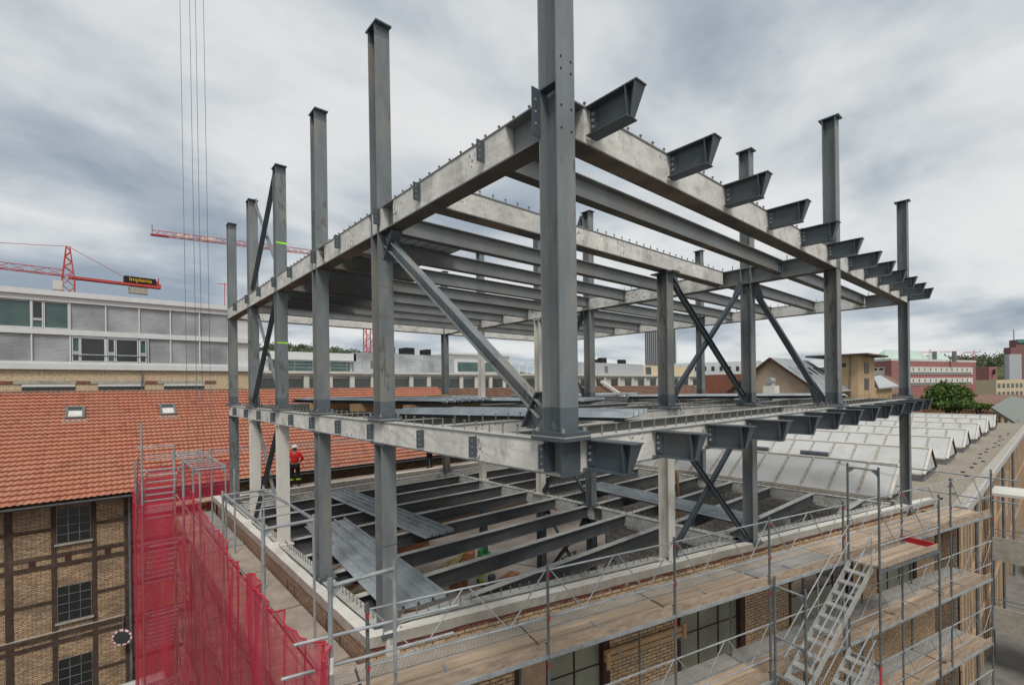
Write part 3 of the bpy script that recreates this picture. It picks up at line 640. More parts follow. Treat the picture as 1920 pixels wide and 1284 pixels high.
def timber_block(label, x0, x1, y0, y1, z0, z1, group='timber blocks under the stacked sheets'):
    mb = MB(); mb.box(x0, x1, y0, y1, z0, z1); tag(mb.build('timber_block', 'timber'), label, 'timber', group)
deck_sheet('decking_stack', 'stack of profiled sheets behind the tallest column on the lower deck', (3.6, 1.5), (1.5, 6.6), 1.7, 0.02, 4, 'stacks of profiled sheets on the lower deck', ribs=4, rh=0.085)
deck_sheet('decking_stack', 'raised stack of profiled sheets on timber blocks on the lower deck', (3.1, 6.2), (1.6, 12.8), 1.9, 0.22, 6, 'stacks of profiled sheets on the lower deck', ribs=7, rh=0.05)
deck_sheet('decking_stack', 'raised stack of profiled sheets near the middle beam of the lower deck', (6.6, 5.0), (4.4, 11.5), 1.9, 0.16, 5, 'stacks of profiled sheets on the lower deck', ribs=7, rh=0.05)
deck_sheet('decking_stack', 'stack of profiled sheets on the far part of the lower deck, right bay', (16.6, 1.7), (12.6, 8.0), 1.9, 0.10, 6, 'stacks of profiled sheets on the lower deck', ribs=7)
deck_sheet('decking_stack', 'stack of profiled sheets lying at the back of the lower deck, left bay', (3.6, 14.2), (9.6, 15.6), 1.9, 0.12, 5, 'stacks of profiled sheets on the lower deck', ribs=7)
deck_sheet('decking_stack', 'stack of profiled sheets lying at the back of the lower deck, right bay', (11.2, 13.2), (18.0, 12.2), 1.9, 0.12, 5, 'stacks of profiled sheets on the lower deck', ribs=7)
deck_sheet('decking_stack', 'stack of profiled sheets on the upper deck by the second left column, seen from below', (1.7, 5.6), (1.7, 9.9), 2.2, 4.03, 4, 'stacks of profiled sheets on the upper deck', ribs=8)
deck_sheet('decking_stack', 'stack of profiled sheets on the upper deck toward the fourth left column, seen from below', (2.2, 9.95), (2.2, 15.6), 3.0, 4.03, 4, 'stacks of profiled sheets on the upper deck', ribs=10)
for k, (x, y) in enumerate([(2.6, 6.9), (2.1, 9.0), (1.8, 11.4)]):
    timber_block('pale timber block under the raised sheet stack, %s from the tallest column' % ORD[k], x-0.9, x+0.9, y-0.06, y+0.06, 0.002, 0.21)
for k, (x, y) in enumerate([(6.2, 6.3), (5.2, 9.5)]):
    timber_block('timber block under the middle sheet stack, %s from the front edge' % ORD[k], x-0.8, x+0.8, y-0.06, y+0.06, 0.002, 0.15)
mb = MB(); mb.bar((2.7, 7.4, 0.41), (3.7, 7.9, 0.41), 0.12, 0.06); tag(mb.build('timber_plank', 'timber'), 'single pale plank lying on top of the raised sheet stack', 'timber')
# tape mark and red mark
mb = MB(); mb.box(-0.004, 0.304, 11.446, 11.4485, 2.0, 2.045); mb.box(-0.004, 0.304, 11.446, 11.4485, 4.97, 5.02); tag(mb.build('tape_mark', 'lime_mark'), 'lime green tape marks on the fourth left column', 'tape')

# ================================================================== ground
mb = MB(); mb.add([(-900, -900, -13.5), (1500, -900, -13.5), (1500, 1500, -13.5), (-900, 1500, -13.5)], [(0, 1, 2, 3)]); struct('ground', mb, 'asphalt', org=(0, 0, -13.5))
mb = MB(); mb.add([(30, -9.0, -13.49), (140, -30, -13.49), (140, -8, -13.49), (30, -3.2, -13.49)], [(0, 1, 2, 3)]); struct('pavement', mb, 'slab')

# ================================================================== brick building under the frame
bb = thing('brick_building', 'old yellow brick building under the steel frame, roof removed, pale concrete parapet', 'building', (0, 4.65, -13.5))
# left wall
mb = MB(); mb.box(-0.30, -0.03, 4.75, 20.4, -13.5, -4.17); mb.build('side_wall', 'brown_brick', bb)
rr = random.Random(3)
def wavy_cap(M, L0, L1, o0, o1, z0, z1, name):
    """parapet capping: straight outer edge, unevenly cast inner edge"""
    mb = MB(M); n = int((L1-L0)/0.35); vs = []
    off = 0
    for i in range(n+1):
        s = L0+(L1-L0)*i/n; off = off*0.7 + rr.uniform(-0.018, 0.018); e = off; dz = rr.uniform(-0.006, 0.006)
        vs += [(s, o1+rr.uniform(-.006, .006), z0+rr.uniform(-.012, .012)), (s, o1, z1+dz), (s, o0+e, z1+dz), (s, o0+e*0.6, z0)]
    fs = []
    for i in range(n):
        for j in range(4):
            a, b = 4*i+j, 4*i+(j+1) % 4
            fs.append((a, b, b+4, a+4))
    fs += [(0, 1, 2, 3), (4*n+3, 4*n+2, 4*n+1, 4*n)]
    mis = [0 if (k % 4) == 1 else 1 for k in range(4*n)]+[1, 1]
    for f, mi in zip(fs, mis): mb.f.append([len(mb.v)+i for i in f]); mb.mi.append(mi)
    for p in vs: mb.v.append(M @ Vector(p) if M else Vector(p))
    mb.f = [[i for i in f] for f in mb.f]
    return mb.build(name, ['cap_concrete', 'cap_side'], bb)
ML = Matrix(((0, -1, 0, -0.27), (1, 0, 0, 4.65), (0, 0, 1, 0), (0, 0, 0, 1)))   # s runs back along +y, o outward -x
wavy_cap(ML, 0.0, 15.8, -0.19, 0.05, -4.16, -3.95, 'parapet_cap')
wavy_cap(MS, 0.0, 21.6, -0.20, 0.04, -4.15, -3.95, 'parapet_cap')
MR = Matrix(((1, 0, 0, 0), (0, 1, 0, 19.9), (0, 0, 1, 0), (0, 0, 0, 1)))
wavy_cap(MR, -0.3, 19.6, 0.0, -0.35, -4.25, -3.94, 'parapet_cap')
mb = MB(); mb.box(-0.3, 19.4, 19.5, 19.85, -13.5, -4.26); mb.build('rear_wall', 'brown_brick', bb)
mb = MB(); mb.box(19.25, 19.5, 0.4, 19.5, -13.5, -4.35); mb.build('party_wall', 'lime_brick', bb)
# dark joints in the side wall
for y in (6.0, 6.75, 9.0, 9.6, 12.2, 14.6):
    mb = MB(); mb.box(-0.305, -0.299, y-0.02, y+0.02, -7.5, -4.35); mb.build('wall_joint', 'dark', bb)
# front wall with window openings (s, z0, z1)
WIN = [(3.0, 5.55), (7.75, 10.4), (12.4, 15.9), (17.4, 20.2)]; ZW0, ZW1 = -7.1, -4.6
mb = MB(MS); cuts = [0.0]+[v for w in WIN for v in w]+[21.6]
for a, b in zip(cuts[0::2], cuts[1::2]): mb.box(a, b, -0.3, 0.0, -13.5, -4.195)
for a, b in WIN: mb.box(a, b, -0.3, 0.0, -13.5, ZW0); mb.box(a, b, -0.3, 0.0, ZW1, -4.195)
mb.build('front_wall', 'yellow_brick', bb)
mb = MB(MS); n = 120
vs = []
for i in range(n+1): 
    s = 21.6*i/n; vs += [(s, 0.022, -4.16), (s, 0.018, -4.20-rr.uniform(0, 0.09)**1.2)]
mb.add(vs, [(2*i, 2*i+1, 2*i+3, 2*i+2) for i in range(n)]); mb.box(0, 21.6, -0.28, 0.012, -4.19, -4.155)
mb.build('broken_brick_course', 'red_brick_raw', bb)
for k, (a, b) in enumerate(WIN):
    mb = MB(MS)
    mb.box(a, a+0.12, -0.2, 0.012, ZW0, ZW1); mb.box(b-0.2, b, -0.2, 0.012, ZW0, ZW1); mb.box(a+0.12, b-0.2, -0.2, -0.05, ZW1-0.06, ZW1)
    w = mb.build('window', 'rust_frame', bb)
    nc = 3 if b-a < 3 else 4; x0, x1 = a+0.12, b-0.2
    mb = MB(MS)
    for i in range(nc+1):
        x = x0+(x1-x0)*i/nc; mb.box(x-0.02, x+0.02, -0.14, -0.10, ZW0, ZW1-0.06)
    mb.box(x0, x1, -0.138, -0.102, -5.98, -5.95); mb.box(x0, x1, -0.138, -0.102, ZW0+0.01, ZW0+0.04)
    mb.build('glazing_bars', 'rust_frame', w)
    for i in range(nc):
        for j, (za, zb) in enumerate(((ZW0+0.03, -5.98), (-5.95, ZW1-0.06))):
            if k == 2 and j == 1: continue          # this window stands open at the top
            if k == 0 and i == 0:
                if j: 
                    mb = MB(MS); mb.box(x0+0.02, x0+(x1-x0)/nc-0.02, -0.125, -0.095, ZW0+0.05, ZW1-0.08); mb.build('plywood_panel', 'wood_face', w)
                continue
            xa, xb = x0+(x1-x0)*i/nc+0.02, x0+(x1-x0)*(i+1)/nc-0.02
            mb = MB(MS); mb.add([(xa, -0.12, za), (xb, -0.12, za), (xb, -0.12, zb), (xa, -0.12, zb)], [(0, 1, 2, 3)])
            mb.build('pane', 'glass_window', w)
# inside: floor slab and inner walls
mb = MB(); mb.add([(-0.03, 4.7, -7.6), (20.6, -0.1, -7.6), (19.25, 19.5, -7.6), (-0.03, 19.5, -7.6)], [(0, 1, 2, 3)]); mb.build('floor_slab', 'slab', bb)
mb = MB(); mb.box(12.9, 13.1, 5.2, 9.6, -7.6, -5.0); mb.box(14.2, 19.2, 9.6, 9.8, -7.6, -5.0); mb.box(13.6, 19.2, 3.6, 3.75, -7.6, -5.2); mb.build('inner_wall', 'lime_brick', bb)
mb = MB(); mb.box(2.0, 10.0, 19.3, 19.49, -7.6, -4.5); mb.build('inner_wall', 'lime_brick', bb)
mb = MB(MS); mb.box(12.0, 16.4, -2.6, -2.45, -7.6, -4.6); mb.build('inner_wall', 'lime_brick', bb)

# ================================================================== scaffolding in front of the street side
ZD = [-4.08, -6.34, -8.62, -10.9]
fs_ = thing('scaffold', 'galvanised scaffold with plank decks along the street side wall', 'scaffold', tuple(S(0, 1.8, -13.5)), 'scaffolds around the brick building')
SS = [-0.35, 2.76, 5.83, 8.89, 11.96, 15.0, 18.1, 21.2]
for s in SS:
    for o, zt_ in ((1.8, -2.52), (0.72, -4.2)):
        if o < 1 and s < 0: continue
        st = None
        mb = MB(MS); mb.tube((s, o, -13.5), (s, o, zt_), 0.027, 8)
        for zc in ([-2.62, -3.45, -4.2, -5.1, -5.9, -6.45, -7.4, -8.15, -8.75] if o > 1 else [-6.5, -8.8]): mb.tube((s, o, zc-0.04), (s, o, zc+0.04), 0.036, 8)
        st = mb.build('standard', 'galv_dark', fs_)
        if o > 1:
            mb = MB(MS)
            for zc in (-2.70, -3.47, -4.30):
                mb = MB(MS); mb.box(s-0.016, s+0.016, 1.824, 1.838, zc-0.045, zc+0.045); mb.build('red_mark', 'red_paint', st)
def guard(s0, s1, o, zb, zt_, par, M=MS, dens=1):
    mb = MB(M); r = 0.017
    mb.tube((s0, o, zt_), (s1, o, zt_), r, 6); mb.tube((s0, o, zb), (s1, o, zb), r, 6)
    q = (s1-s0)/4
    for a, b, za, zb_ in ((0, 1, zt_, zb), (1, 2, zb, zt_), (2, 3, zt_, zb), (3, 4, zb, zt_)):
        mb.tube((s0+q*a+(0.05 if a % 2 == 0 else 0.03), o, za), (s0+q*b-(0.03 if b % 2 else 0.05), o, zb_), 0.012, 6)
    return mb.build('guardrail_frame', 'galv', par)
bays = list(zip(SS[:-1], SS[1:]))
for lv, zd in enumerate(ZD):
    for k, (s0, s1) in enumerate([(-1.9, SS[0])]+bays):
        if lv > 0 and s0 < 2: continue
        if lv > 1 and s0 < 8: continue
        guard_ok = s0 > -1
        # perforated inner deck
        wood_in = (lv == 0 and s0 > 11) 
        mb = MB(MS); mb.box(s0+0.02, s1-0.02, 0.56, 0.78, zd-0.05, zd); mb.box(s0+0.02, s1-0.02, 0.79, 1.02, zd-0.05, zd-0.002)
        mb.build('steel_deck', 'plank' if wood_in else ('perf' if lv == 0 else 'perf_galv'), fs_)
        # ledger tubes along the bay
        mb = MB(MS); mb.tube((s0, 1.06, zd-0.02), (s1, 1.06, zd-0.02), 0.02, 6); mb.tube((s0, 0.55, zd-0.06), (s1, 0.55, zd-0.06), 0.02, 6); mb.bar((s0, 1.80, zd-0.07), (s1, 1.80, zd-0.07), 0.05, 0.07)
        mb.build('ledger', 'galv', fs_)
        mb = MB(MS)
        for s in (s0+0.02, s1-0.02): mb.bar((s, 0.55, zd-0.08), (s, 1.8, zd-0.08), 0.05, 0.06)
        mb.build('transom', 'galv_dark', fs_)
        # planks
        steel_bay = (lv == 0 and k == 4)
        js = rr.uniform(-0.03, 0.03)
        for (oa, ob_) in ((1.09, 1.42), (1.44, 1.745)):
            mb = MB(MS); mb.box(s0+0.03+js, s1-0.03+js, oa, ob_, zd-0.045, zd+rr.uniform(-0.006, 0.008))
            mb.build('deck_plank', 'perf_galv' if steel_bay else 'plank', fs_)
        mb = MB(MS); mb.box(s0-0.05, s1+0.02, 1.75, 1.79, zd-0.04, zd+0.15); mb.build('toe_board', ['toe'], fs_)
        mb = MB(MS); mb.box((s0+s1)/2-0.25, (s0+s1)/2-0.2, 1.25, 1.70, zd+0.009, zd+0.016); mb.build('plank_clip', 'galv', fs_)
        if guard_ok:
            g0, g1 = (zd+0.63, zd+1.46) if lv == 0 else ((zd+0.5, zd+1.3))
            guard(s0, s1, 1.8, g0, g1, fs_)
# stair tower
tw = thing('stair_tower', 'aluminium stair flights in a tube tower outside the street side scaffold', 'stairs', tuple(S(12, 2.6, -13.5)))
for s, o, zt_ in ((8.95, 2.6, -3.95), (8.95, 1.88, -3.9), (12.05, 2.6, -1.52), (12.05, 1.88, -1.50), (15.2, 2.6, -2.55)):
    mb = MB(MS); mb.tube((s, o, -13.5), (s, o, zt_), 0.028, 8)
    for zc in (-4.3, -6.5, -8.8, -5.4, -7.6): mb.tube((s, o, zc-0.04), (s, o, zc+0.04), 0.037, 8)
    mb.build('standard', 'galv_dark', tw)
for s, z in ((12.05, -1.60), (8.95, -4.12), (8.95, -5.3), (8.95, -6.2), (12.05, -6.5), (12.05, -8.8), (15.2, -4.3)):
    mb = MB(MS); mb.tube((s, 1.88, z), (s, 2.6, z), 0.024, 8)
    mb.add([(s-.004, 2.6, z-0.18), (s-.004, 2.6, z-0.02), (s-.004, 2.42, z-0.02), (s+.004, 2.6, z-0.18), (s+.004, 2.6, z-0.02), (s+.004, 2.42, z-0.02)], [(0, 1, 2), (5, 4, 3), (0, 2, 5, 3)])
    mb.add([(s-.004, 1.88, z-0.18), (s-.004, 1.88, z-0.02), (s-.004, 2.06, z-0.02), (s+.004, 1.88, z-0.18), (s+.004, 1.88, z-0.02), (s+.004, 2.06, z-0.02)], [(0, 1, 2), (5, 4, 3), (0, 2, 5, 3)])
    mb.build('cross_frame', 'galv', tw)
mb = MB(MS); 
for a, b in ((1.95, 2.22), (2.24, 2.55)): mb.box(12.1, 15.15, a, b, -4.11, -4.065)
mb.build('landing_deck', 'plank', tw)
mb = MB(MS); mb.box(12.1, 15.18, 2.555, 2.59, -4.1, -3.95); mb.build('toe_board', 'toe', tw)
mb = MB(MS); mb.bar((12.05, 2.6, -4.16), (15.2, 2.6, -4.16), 0.05, 0.06); mb.build('ledger', 'galv_dark', tw)
guard(12.05, 15.2, 2.6, -3.48, -2.68, tw)
for k, (za, zb) in enumerate(((-4.08, -6.36), (-6.36, -8.62), (-8.62, -10.9))):
    A, B = Vector((11.9, 0, za+0.02)), Vector((9.15, 0, zb+0.02))
    f = None
    mb = MB(MS)
    for o in (1.98, 2.50): mb.bar(A+Vector((0, o, 0)), B+Vector((0, o, 0)), 0.028, 0.15)
    f = mb.build('stair_flight', 'alu', tw)
    for i in range(10):
        t = (i+0.7)/10; p = A.lerp(B, t); mb = MB(MS); mb.box(p.x-0.11, p.x+0.11, 1.995, 2.485, p.z-0.02, p.z+0.012); mb.build('tread', 'alu', f)
    mb = MB(MS)
    for o in (1.96, 2.56):
        for dz in (0.5, 0.95): mb.tube(A+Vector((0, o, dz)), B+Vector((0, o, dz)), 0.017, 6)
        for t in (0.05, 0.5, 0.95): p = A.lerp(B, t); mb.tube(p+Vector((0, o, 0)), p+Vector((0, o, 0.95)), 0.014, 6)
    mb.build('handrail', 'galv', f)
mb = MB(MS); mb.box(0, 0, 0, 0, 0, 0) if False else None
mb.box(15.02, 15.07, 1.82, 2.55, -4.06, -3.91); tag(mb.build('red_toe_board', 'red_paint'), 'bright red toe board standing across the landing', 'board')
mb = MB(MS); mb.box(11.93, 11.99, 2.62, 2.64, -7.2, -6.5); tag(mb.build('warning_strip', ['red_paint']), 'red and white warning strip on the stair tower post', 'marker')
# loose tubes clamped across the corner
for k, (s0, s1, z) in enumerate(((-1.34, 1.06, -2.86), (-1.5, 0.96, -3.28))):
    mb = MB(MS); mb.tube((s0, 1.86, z), (s1, 1.86, z+0.02), 0.024, 10); tag(mb.build('scaffold_tube', 'galv'), ('upper' if k == 0 else 'lower')+' loose galvanised tube clamped across the scaffold corner', 'tube', 'tubes clamped across the scaffold corner')
for k, z in enumerate((-2.83, -3.62)):
    mb = MB(MS); mb.tube((21.25, -3.4, z), (21.25, 2.5, z), 0.027, 8); tag(mb.build('scaffold_tube', 'galv'), ('upper' if k == 0 else 'lower')+' long tube sticking out at the right end of the scaffold', 'tube', 'tubes at the right end of the scaffold')
# timber waler bolted across the pier
tb = thing('timber_waler', 'pair of yellow timber beams bolted across the brick pier by the windows', 'timber', tuple(S(6.6, 0.2, -6)))
mb = MB(MS); mb.box(5.3, 7.85, 0.10, 0.18, -5.66, -5.55); mb.box(5.3, 7.85, 0.10, 0.18, -5.80, -5.69); mb.build('waler', 'timber', tb)
mb = MB(MS)
for s in (5.7, 7.4):
    mb = MB(MS); mb.tube((s, 0.05, -5.675), (s, 0.55, -5.675), 0.008, 6); mb.box(s-0.05, s+0.05, 0.18, 0.195, -5.73, -5.62); mb.build('tie_rod', 'galv', tb)
mb = MB(MS); mb.box(5.3, 5.4, 0.185, 0.23, -5.95, -5.55); mb.build('upright', 'timber', tb); mb = MB(MS); mb.box(7.75, 7.85, 0.185, 0.23, -5.85, -5.45); mb.build('upright', 'timber', tb)

# ================================================================== netted scaffold on the left wall
ls = thing('scaffold', 'tall tube scaffold along the left wall behind red netting', 'scaffold', (-1.2, 8, -13.5), 'scaffolds around the brick building')
XO, XI = -1.70, -0.78
def post(par, x, y, zt_, zb=-13.5, r=0.027): 
    mb = MB(); mb.tube((x, y, zb), (x, y, zt_), r, 8); mb.tube((x, y, zt_-0.16), (x, y, zt_-0.02), r+0.006, 8); return mb.build('standard', 'galv', par)
for y in (2.6, 6.05, 9.9, 13.5, 14.9, 17.6, 20.6):
    zt_ = -1.86
    post(ls, XO, y, zt_, r=0.034 if y < 7 else 0.027)
    post(ls, XI, y, zt_, r=0.027, zb=-4.6 if y > 3 else -13.5)
def cross(par, y, x0, x1, z, r=0.027):
    mb = MB(); mb.tube((x0, y, z), (x1, y, z), r, 8)
    for x, sg in ((x0, 1), (x1, -1)):
        mb.add([(x, y-.004, z-0.2), (x, y-.004, z-0.02), (x+sg*0.17, y-.004, z-0.02), (x, y+.004, z-0.2), (x, y+.004, z-0.02), (x+sg*0.17, y+.004, z-0.02)], [(0, 1, 2), (5, 4, 3), (0, 2, 5, 3)])
    return mb.build('cross_frame', 'galv', par)
for y in (2.6, 6.05, 9.9, 14.9, 17.6, 20.6): cross(ls, y, XO, XI, -1.97, 0.03)
def lattice(par, y0, y1, z, n):
    mb = MB()
    for x in (XO+0.02, XI-0.02): mb.bar((x, y0, z), (x, y1, z), 0.04, 0.05)
    for i in range(1, n): 
        y = y0+(y1-y0)*i/n; mb.tube((XO, y, z-0.01), (XI, y, z-0.01), 0.015, 6)
    return mb.build('ladder_frame', 'galv', par)
lattice(ls, 6.05, 9.9, -1.94, 5); lattice(ls, 14.9, 17.6, -1.94, 5); lattice(ls, 17.6, 20.6, -1.94, 5)
for lv, zd in enumerate((-4.55, -6.7, -8.9, -11.1)):
    for y0, y1 in ((2.4, 5.3), (5.35, 8.3), (8.35, 11.3), (11.35, 14.3), (14.35, 17.3), (17.35, 20.4)):
        mb = MB(); mb.box(-0.93, -0.36, y0, y1-0.04, zd-0.05, zd); mb.build('steel_deck', ('perf' if y0 < 12 else 'perf_galv') if lv == 0 else 'plank', ls)
        mb = MB(); mb.box(-1.66, -1.02, y0, y1-0.03, zd-0.09, zd-0.045); mb.build('deck_plank', 'plank', ls)
        mb = MB(); mb.tube((-0.99, y0, zd+0.02), (-0.99, y1, zd+0.02), 0.021, 6); mb.tube((XO, y0, zd+0.1), (XO, y1, zd+0.1), 0.02, 6); mb.tube((XO, y0, zd+1.0), (XO, y1, zd+1.0), 0.02, 6); mb.build('ledger', 'galv', ls)
        mb = MB(); mb.bar((-1.7, y1-0.015, zd-0.04), (-0.36, y1-0.015, zd-0.04), 0.03, 0.05); mb.build('transom', 'galv', ls)
        if lv > 0:
            mb = MB(); mb.tube((XO, y0, zd), (XO, y1, zd+2.1), 0.018, 6); mb.build('diagonal_tube', 'galv_dark', ls)
mb = MB(); mb.tube((XO, 2.6, -2.9), (XO, 2.6, -3.12), 0.036, 10); tag(mb.build('sticker', 'tape_white'), 'white sticker wrapped round the nearest scaffold post', 'sticker')
# stair tower behind the left net
lt = thing('stair_tower', 'ladder like stair tower rising behind the red netting, left of the wall', 'stairs', (-2.4, 15, -13.5))
for x, y, zt_ in ((-3.02, 15.0, -0.35), (-1.95, 15.0, -1.7), (-3.08, 17.5, -1.8), (-1.95, 17.5, -1.4)):
    post(lt, x, y, zt_)
for z in (-1.85, -4.1, -6.3, -8.5, -10.7):
    mb = MB(); mb.tube((-3.02, 15.0, z), (-1.95, 15.0, z), 0.026, 8); mb.build('cross_frame', 'galv', lt); mb = MB(); mb.tube((-3.08, 17.5, z+0.5), (-1.95, 17.5, z+0.5), 0.024, 8); mb.build('cross_frame', 'galv', lt)
    A, B = Vector((0, 15.1, z-0.05)), Vector((0, 17.3, z-2.05)); mb = MB()
    for x in (-2.90, -2.08): mb.bar(A+Vector((x, 0, 0)), B+Vector((x, 0, 0)), 0.025, 0.06)
    f = mb.build('stair_flight', 'alu', lt)
    for i in range(8):
        p = A.lerp(B, (i+0.6)/8); mb = MB(); mb.box(-2.89, -2.09, p.y-0.07, p.y+0.07, p.z-0.02, p.z+0.01); mb.build('tread', 'alu', f)
mb = MB(); mb.tube((-3.10, 15.2, -1.4), (-3.06, 17.5, -3.6), 0.018, 6); mb.tube((-3.10, 15.2, -2.2), (-3.06, 17.5, -4.4), 0.018, 6); mb.build('handrail', 'galv', lt)
# rear scaffold rails behind the building
rs = thing('scaffold', 'low scaffold rail with thin lattice behind the rear parapet', 'scaffold', (4, 21, -13.5), 'scaffolds around the brick building')
for x in (-0.3, 1.6, 4.7, 7.8, 10.9): 
    mb = MB(); mb.tube((x, 21.1, -13.5), (x, 21.1, -1.95), 0.024, 6); mb.build('standard', 'galv', rs)
for x0, x1 in ((-2.6, 1.6), (1.6, 4.7), (4.7, 7.8), (7.8, 10.9), (10.9, 14.0)):
    mb = MB(); mb.tube((x0, 21.1, -2.05), (x1, 21.1, -2.05), 0.022, 6); mb.tube((x0, 21.1, -2.2), (x1, 21.1, -2.2), 0.022, 6); mb.build('top_rail', 'galv', rs)
    g = MB(); g.tube((x0, 21.1, -2.75), (x1, 21.1, -2.75), 0.015, 6); g.tube((x0, 21.1, -3.45), (x1, 21.1, -3.45), 0.015, 6); q = (x1-x0)/4
    for a, za, zb in ((0, -2.75, -3.45), (1, -3.45, -2.75), (2, -2.75, -3.45), (3, -3.45, -2.75)): g.tube((x0+q*a, 21.1, za), (x0+q*(a+1), 21.1, zb), 0.009, 6)
    g.build('guardrail_frame', 'galv', rs)
    mb = MB(); mb.box(x0+.02, x1-.02, 20.25, 21.05, -4.12, -4.06); mb.build('deck_plank', 'plank', rs)

# ---- red netting
def net(name, label, top, fn, zb=-13.4, nz=26, group='red debris nets on the left scaffold', amp=0.085, sub=6, foldf=5.0):
    """top: list of (u, ztop); fn(u, off, z) -> point"""
    us = []
    for (u0, z0), (u1, z1) in zip(top[:-1], top[1:]):
        for i in range(sub): us.append((u0+(u1-u0)*i/sub, z0+(z1-z0)*i/sub))
    us.append(top[-1]); mb = MB(); vs = []; uv = []
    for u, zt_ in us:
        for j in range(nz+1):
            v = (j/nz)**1.2; z = zt_+(zb-zt_)*v
            o = amp*1.6*noise.noise((u*foldf*0.45, z*0.22, 3.1)) + amp*0.8*noise.noise((u*foldf*1.3+z*0.4, z*0.5, 7.7)) + 0.7*amp*sum(math.exp(-((u-py_)/0.22)**2)*math.sin(26*u+z) for py_ in (2.6, 6.05, 9.9, 13.5))
            vs.append(fn(u, o, z)); uv.append((u, z))
    m_ = nz+1; n = len(us)
    mb.add(vs, [(i*m_+j, (i+1)*m_+j, (i+1)*m_+j+1, i*m_+j+1) for i in range(n-1) for j in range(nz)])
    mb.uv = uv
    o_ = tag(mb.build(name, 'net', smooth=True), label, 'netting', group)
    hm = MB(); tp = [Vector(vs[i*m_]) for i in range(n)]
    for a_, b_ in zip(tp[:-1], tp[1:]):
        if (b_-a_).length > 1e-4: hm.tube(a_, b_, 0.014, 5)
    hm.build('hem', 'net_hem', o_)
    return o_
# ragged upper edge of the long net, from the far corner to the near corner (distance along wall, height)
ragged = [(15.0, -2.62), (14.1, -2.75), (12.6, -2.72), (11.2, -2.86), (10.3, -2.84), (9.65, -2.78), (8.9, -3.0), (8.7, -3.2), (8.2, -3.13), (7.75, -3.02), (7.65, -3.22), (7.35, -3.27), (7.0, -3.15), (6.75, -2.97), (6.4, -2.88), (6.2, -3.02), (5.7, -3.05), (5.2, -3.06), (4.7, -2.98), (4.35, -2.85), (4.3, -2.98), (3.95, -3.05), (3.45, -2.98), (3.0, -2.85), (2.75, -2.76), (2.62, -2.72), (2.40, -2.83)]
net('safety_net', 'long red debris net with ragged upper edge hanging along the left wall scaffold', ragged, lambda u, o, z: (-1.80+o, u, z), sub=4)
net('safety_net', 'red debris net across the front of the stair tower', [(-3.12, -2.9), (-2.9, -2.86), (-2.4, -2.84), (-1.8, -2.82)], lambda u, o, z: (u, 14.84+o*0.6, z), foldf=6)
net('safety_net', 'narrow red net folded round the left corner of the stair tower', [(14.8, -2.9), (15.6, -2.85), (16.6, -2.8), (17.6, -2.75)], lambda u, o, z: (-3.16+o*0.5, u, z), foldf=4)
net('safety_net', 'low red net on the rear scaffold behind the ladder frames', [(-2.6, -2.5), (-1.6, -2.55), (-0.6, -2.5), (0.45, -2.55)], lambda u, o, z: (u, 21.0+o*0.5, z), zb=-4.6, nz=8, foldf=4)
net('safety_net', 'red net hanging on the back of the stair tower', [(-3.1, -2.5), (-2.5, -2.55), (-1.9, -2.5)], lambda u, o, z: (u, 18.0+o*0.5, z), foldf=5)

# ================================================================== crane ropes
for k, (px, lab) in enumerate(((352, 'leftmost'), (370, 'second from the left'), (381, 'third from the left'), (396, 'rightmost'))):
    p = farz(px-0.5, -2.3, 16.5); q = p + Vector((-0.10, 0.1, 24)); 
    mb = MB(); mb.tube(p, q, 0.008, 5); tag(mb.build('crane_rope', 'galv_dark'), '%s of four thin ropes hanging down over the tiled roof' % lab, 'rope', 'ropes hanging from the sky')

# ================================================================== tiled building on the left
tbm = thing('tiled_house', 'half timbered brick building with orange pantile roof, left', 'building', (0, 24.3, -13.5))
def tile_roof(par, x0, x1, ye, ze, yr, zr, mat_, rows=27, tw_=0.21, name='roof', half=False):
    n = int((x1-x0)/tw_); seg = 5; mb = MB(); vs = []; fs = []; uv = []
    sl = Vector((0, yr-ye, zr-ze)); nrm = Vector((0, -(zr-ze), yr-ye)).normalized(); rows_ = rows
    nx = n*seg+1
    pr = [0.0, 0.010, 0.034, 0.040, 0.014]
    rr_ = random.Random(5)
    for r in range(rows_):
        for e in (0, 1):
            t = (r+e*1.0)/rows_; lift = 0.095 if e == 0 else 0.004
            jit = rr_.uniform(-0.003, 0.003)
            for i in range(nx):
                x = x0+(x1-x0)*i/(nx-1); h = pr[i % seg]
                p = Vector((x, ye, ze)) + sl*t + nrm*(lift+h+jit); vs.append(p); uv.append((i/seg, r+0.02+e*0.96))
    for r in range(rows_):
        b = r*2*nx
        fs += [(b+i, b+i+1, b+nx+i+1, b+nx+i) for i in range(nx-1)]
        if r:
            a = b-nx
            fs += [(a+i, a+i+1, b+i+1, b+i) for i in range(nx-1)]
    mb.add(vs, fs); mb.uv = uv
    return mb.build(name, mat_, par, smooth=False)
tile_roof(tbm, -16.0, 18.3, 23.65, -3.95, 32.0, 0.62, 'tile_red')
mb = MB(); mb.add([(-16, 32.05, 0.6), (18.3, 32.05, 0.6), (18.3, 40.4, -3.95), (-16, 40.4, -3.95)], [(0, 1, 2, 3)]); mb.build('rear_roof', 'tile_brown', tbm)
mb = MB()
for i in range(90): x = -16+i*0.381; mb.prism([(-0.10, -0.02), (-0.07, 0.06), (0, 0.09), (0.07, 0.06), (0.10, -0.02)], (x, 32.0, 0.64), (x+0.36, 32.0, 0.655))
mb.build('ridge_tiles', 'tile_brown', tbm)
mb = MB(); mb.box(-16, 18, 24.3, 24.6, -13.5, -4.0); mb.build('wall', 'far_yellow_brick', tbm)
mb = MB(); n = 10
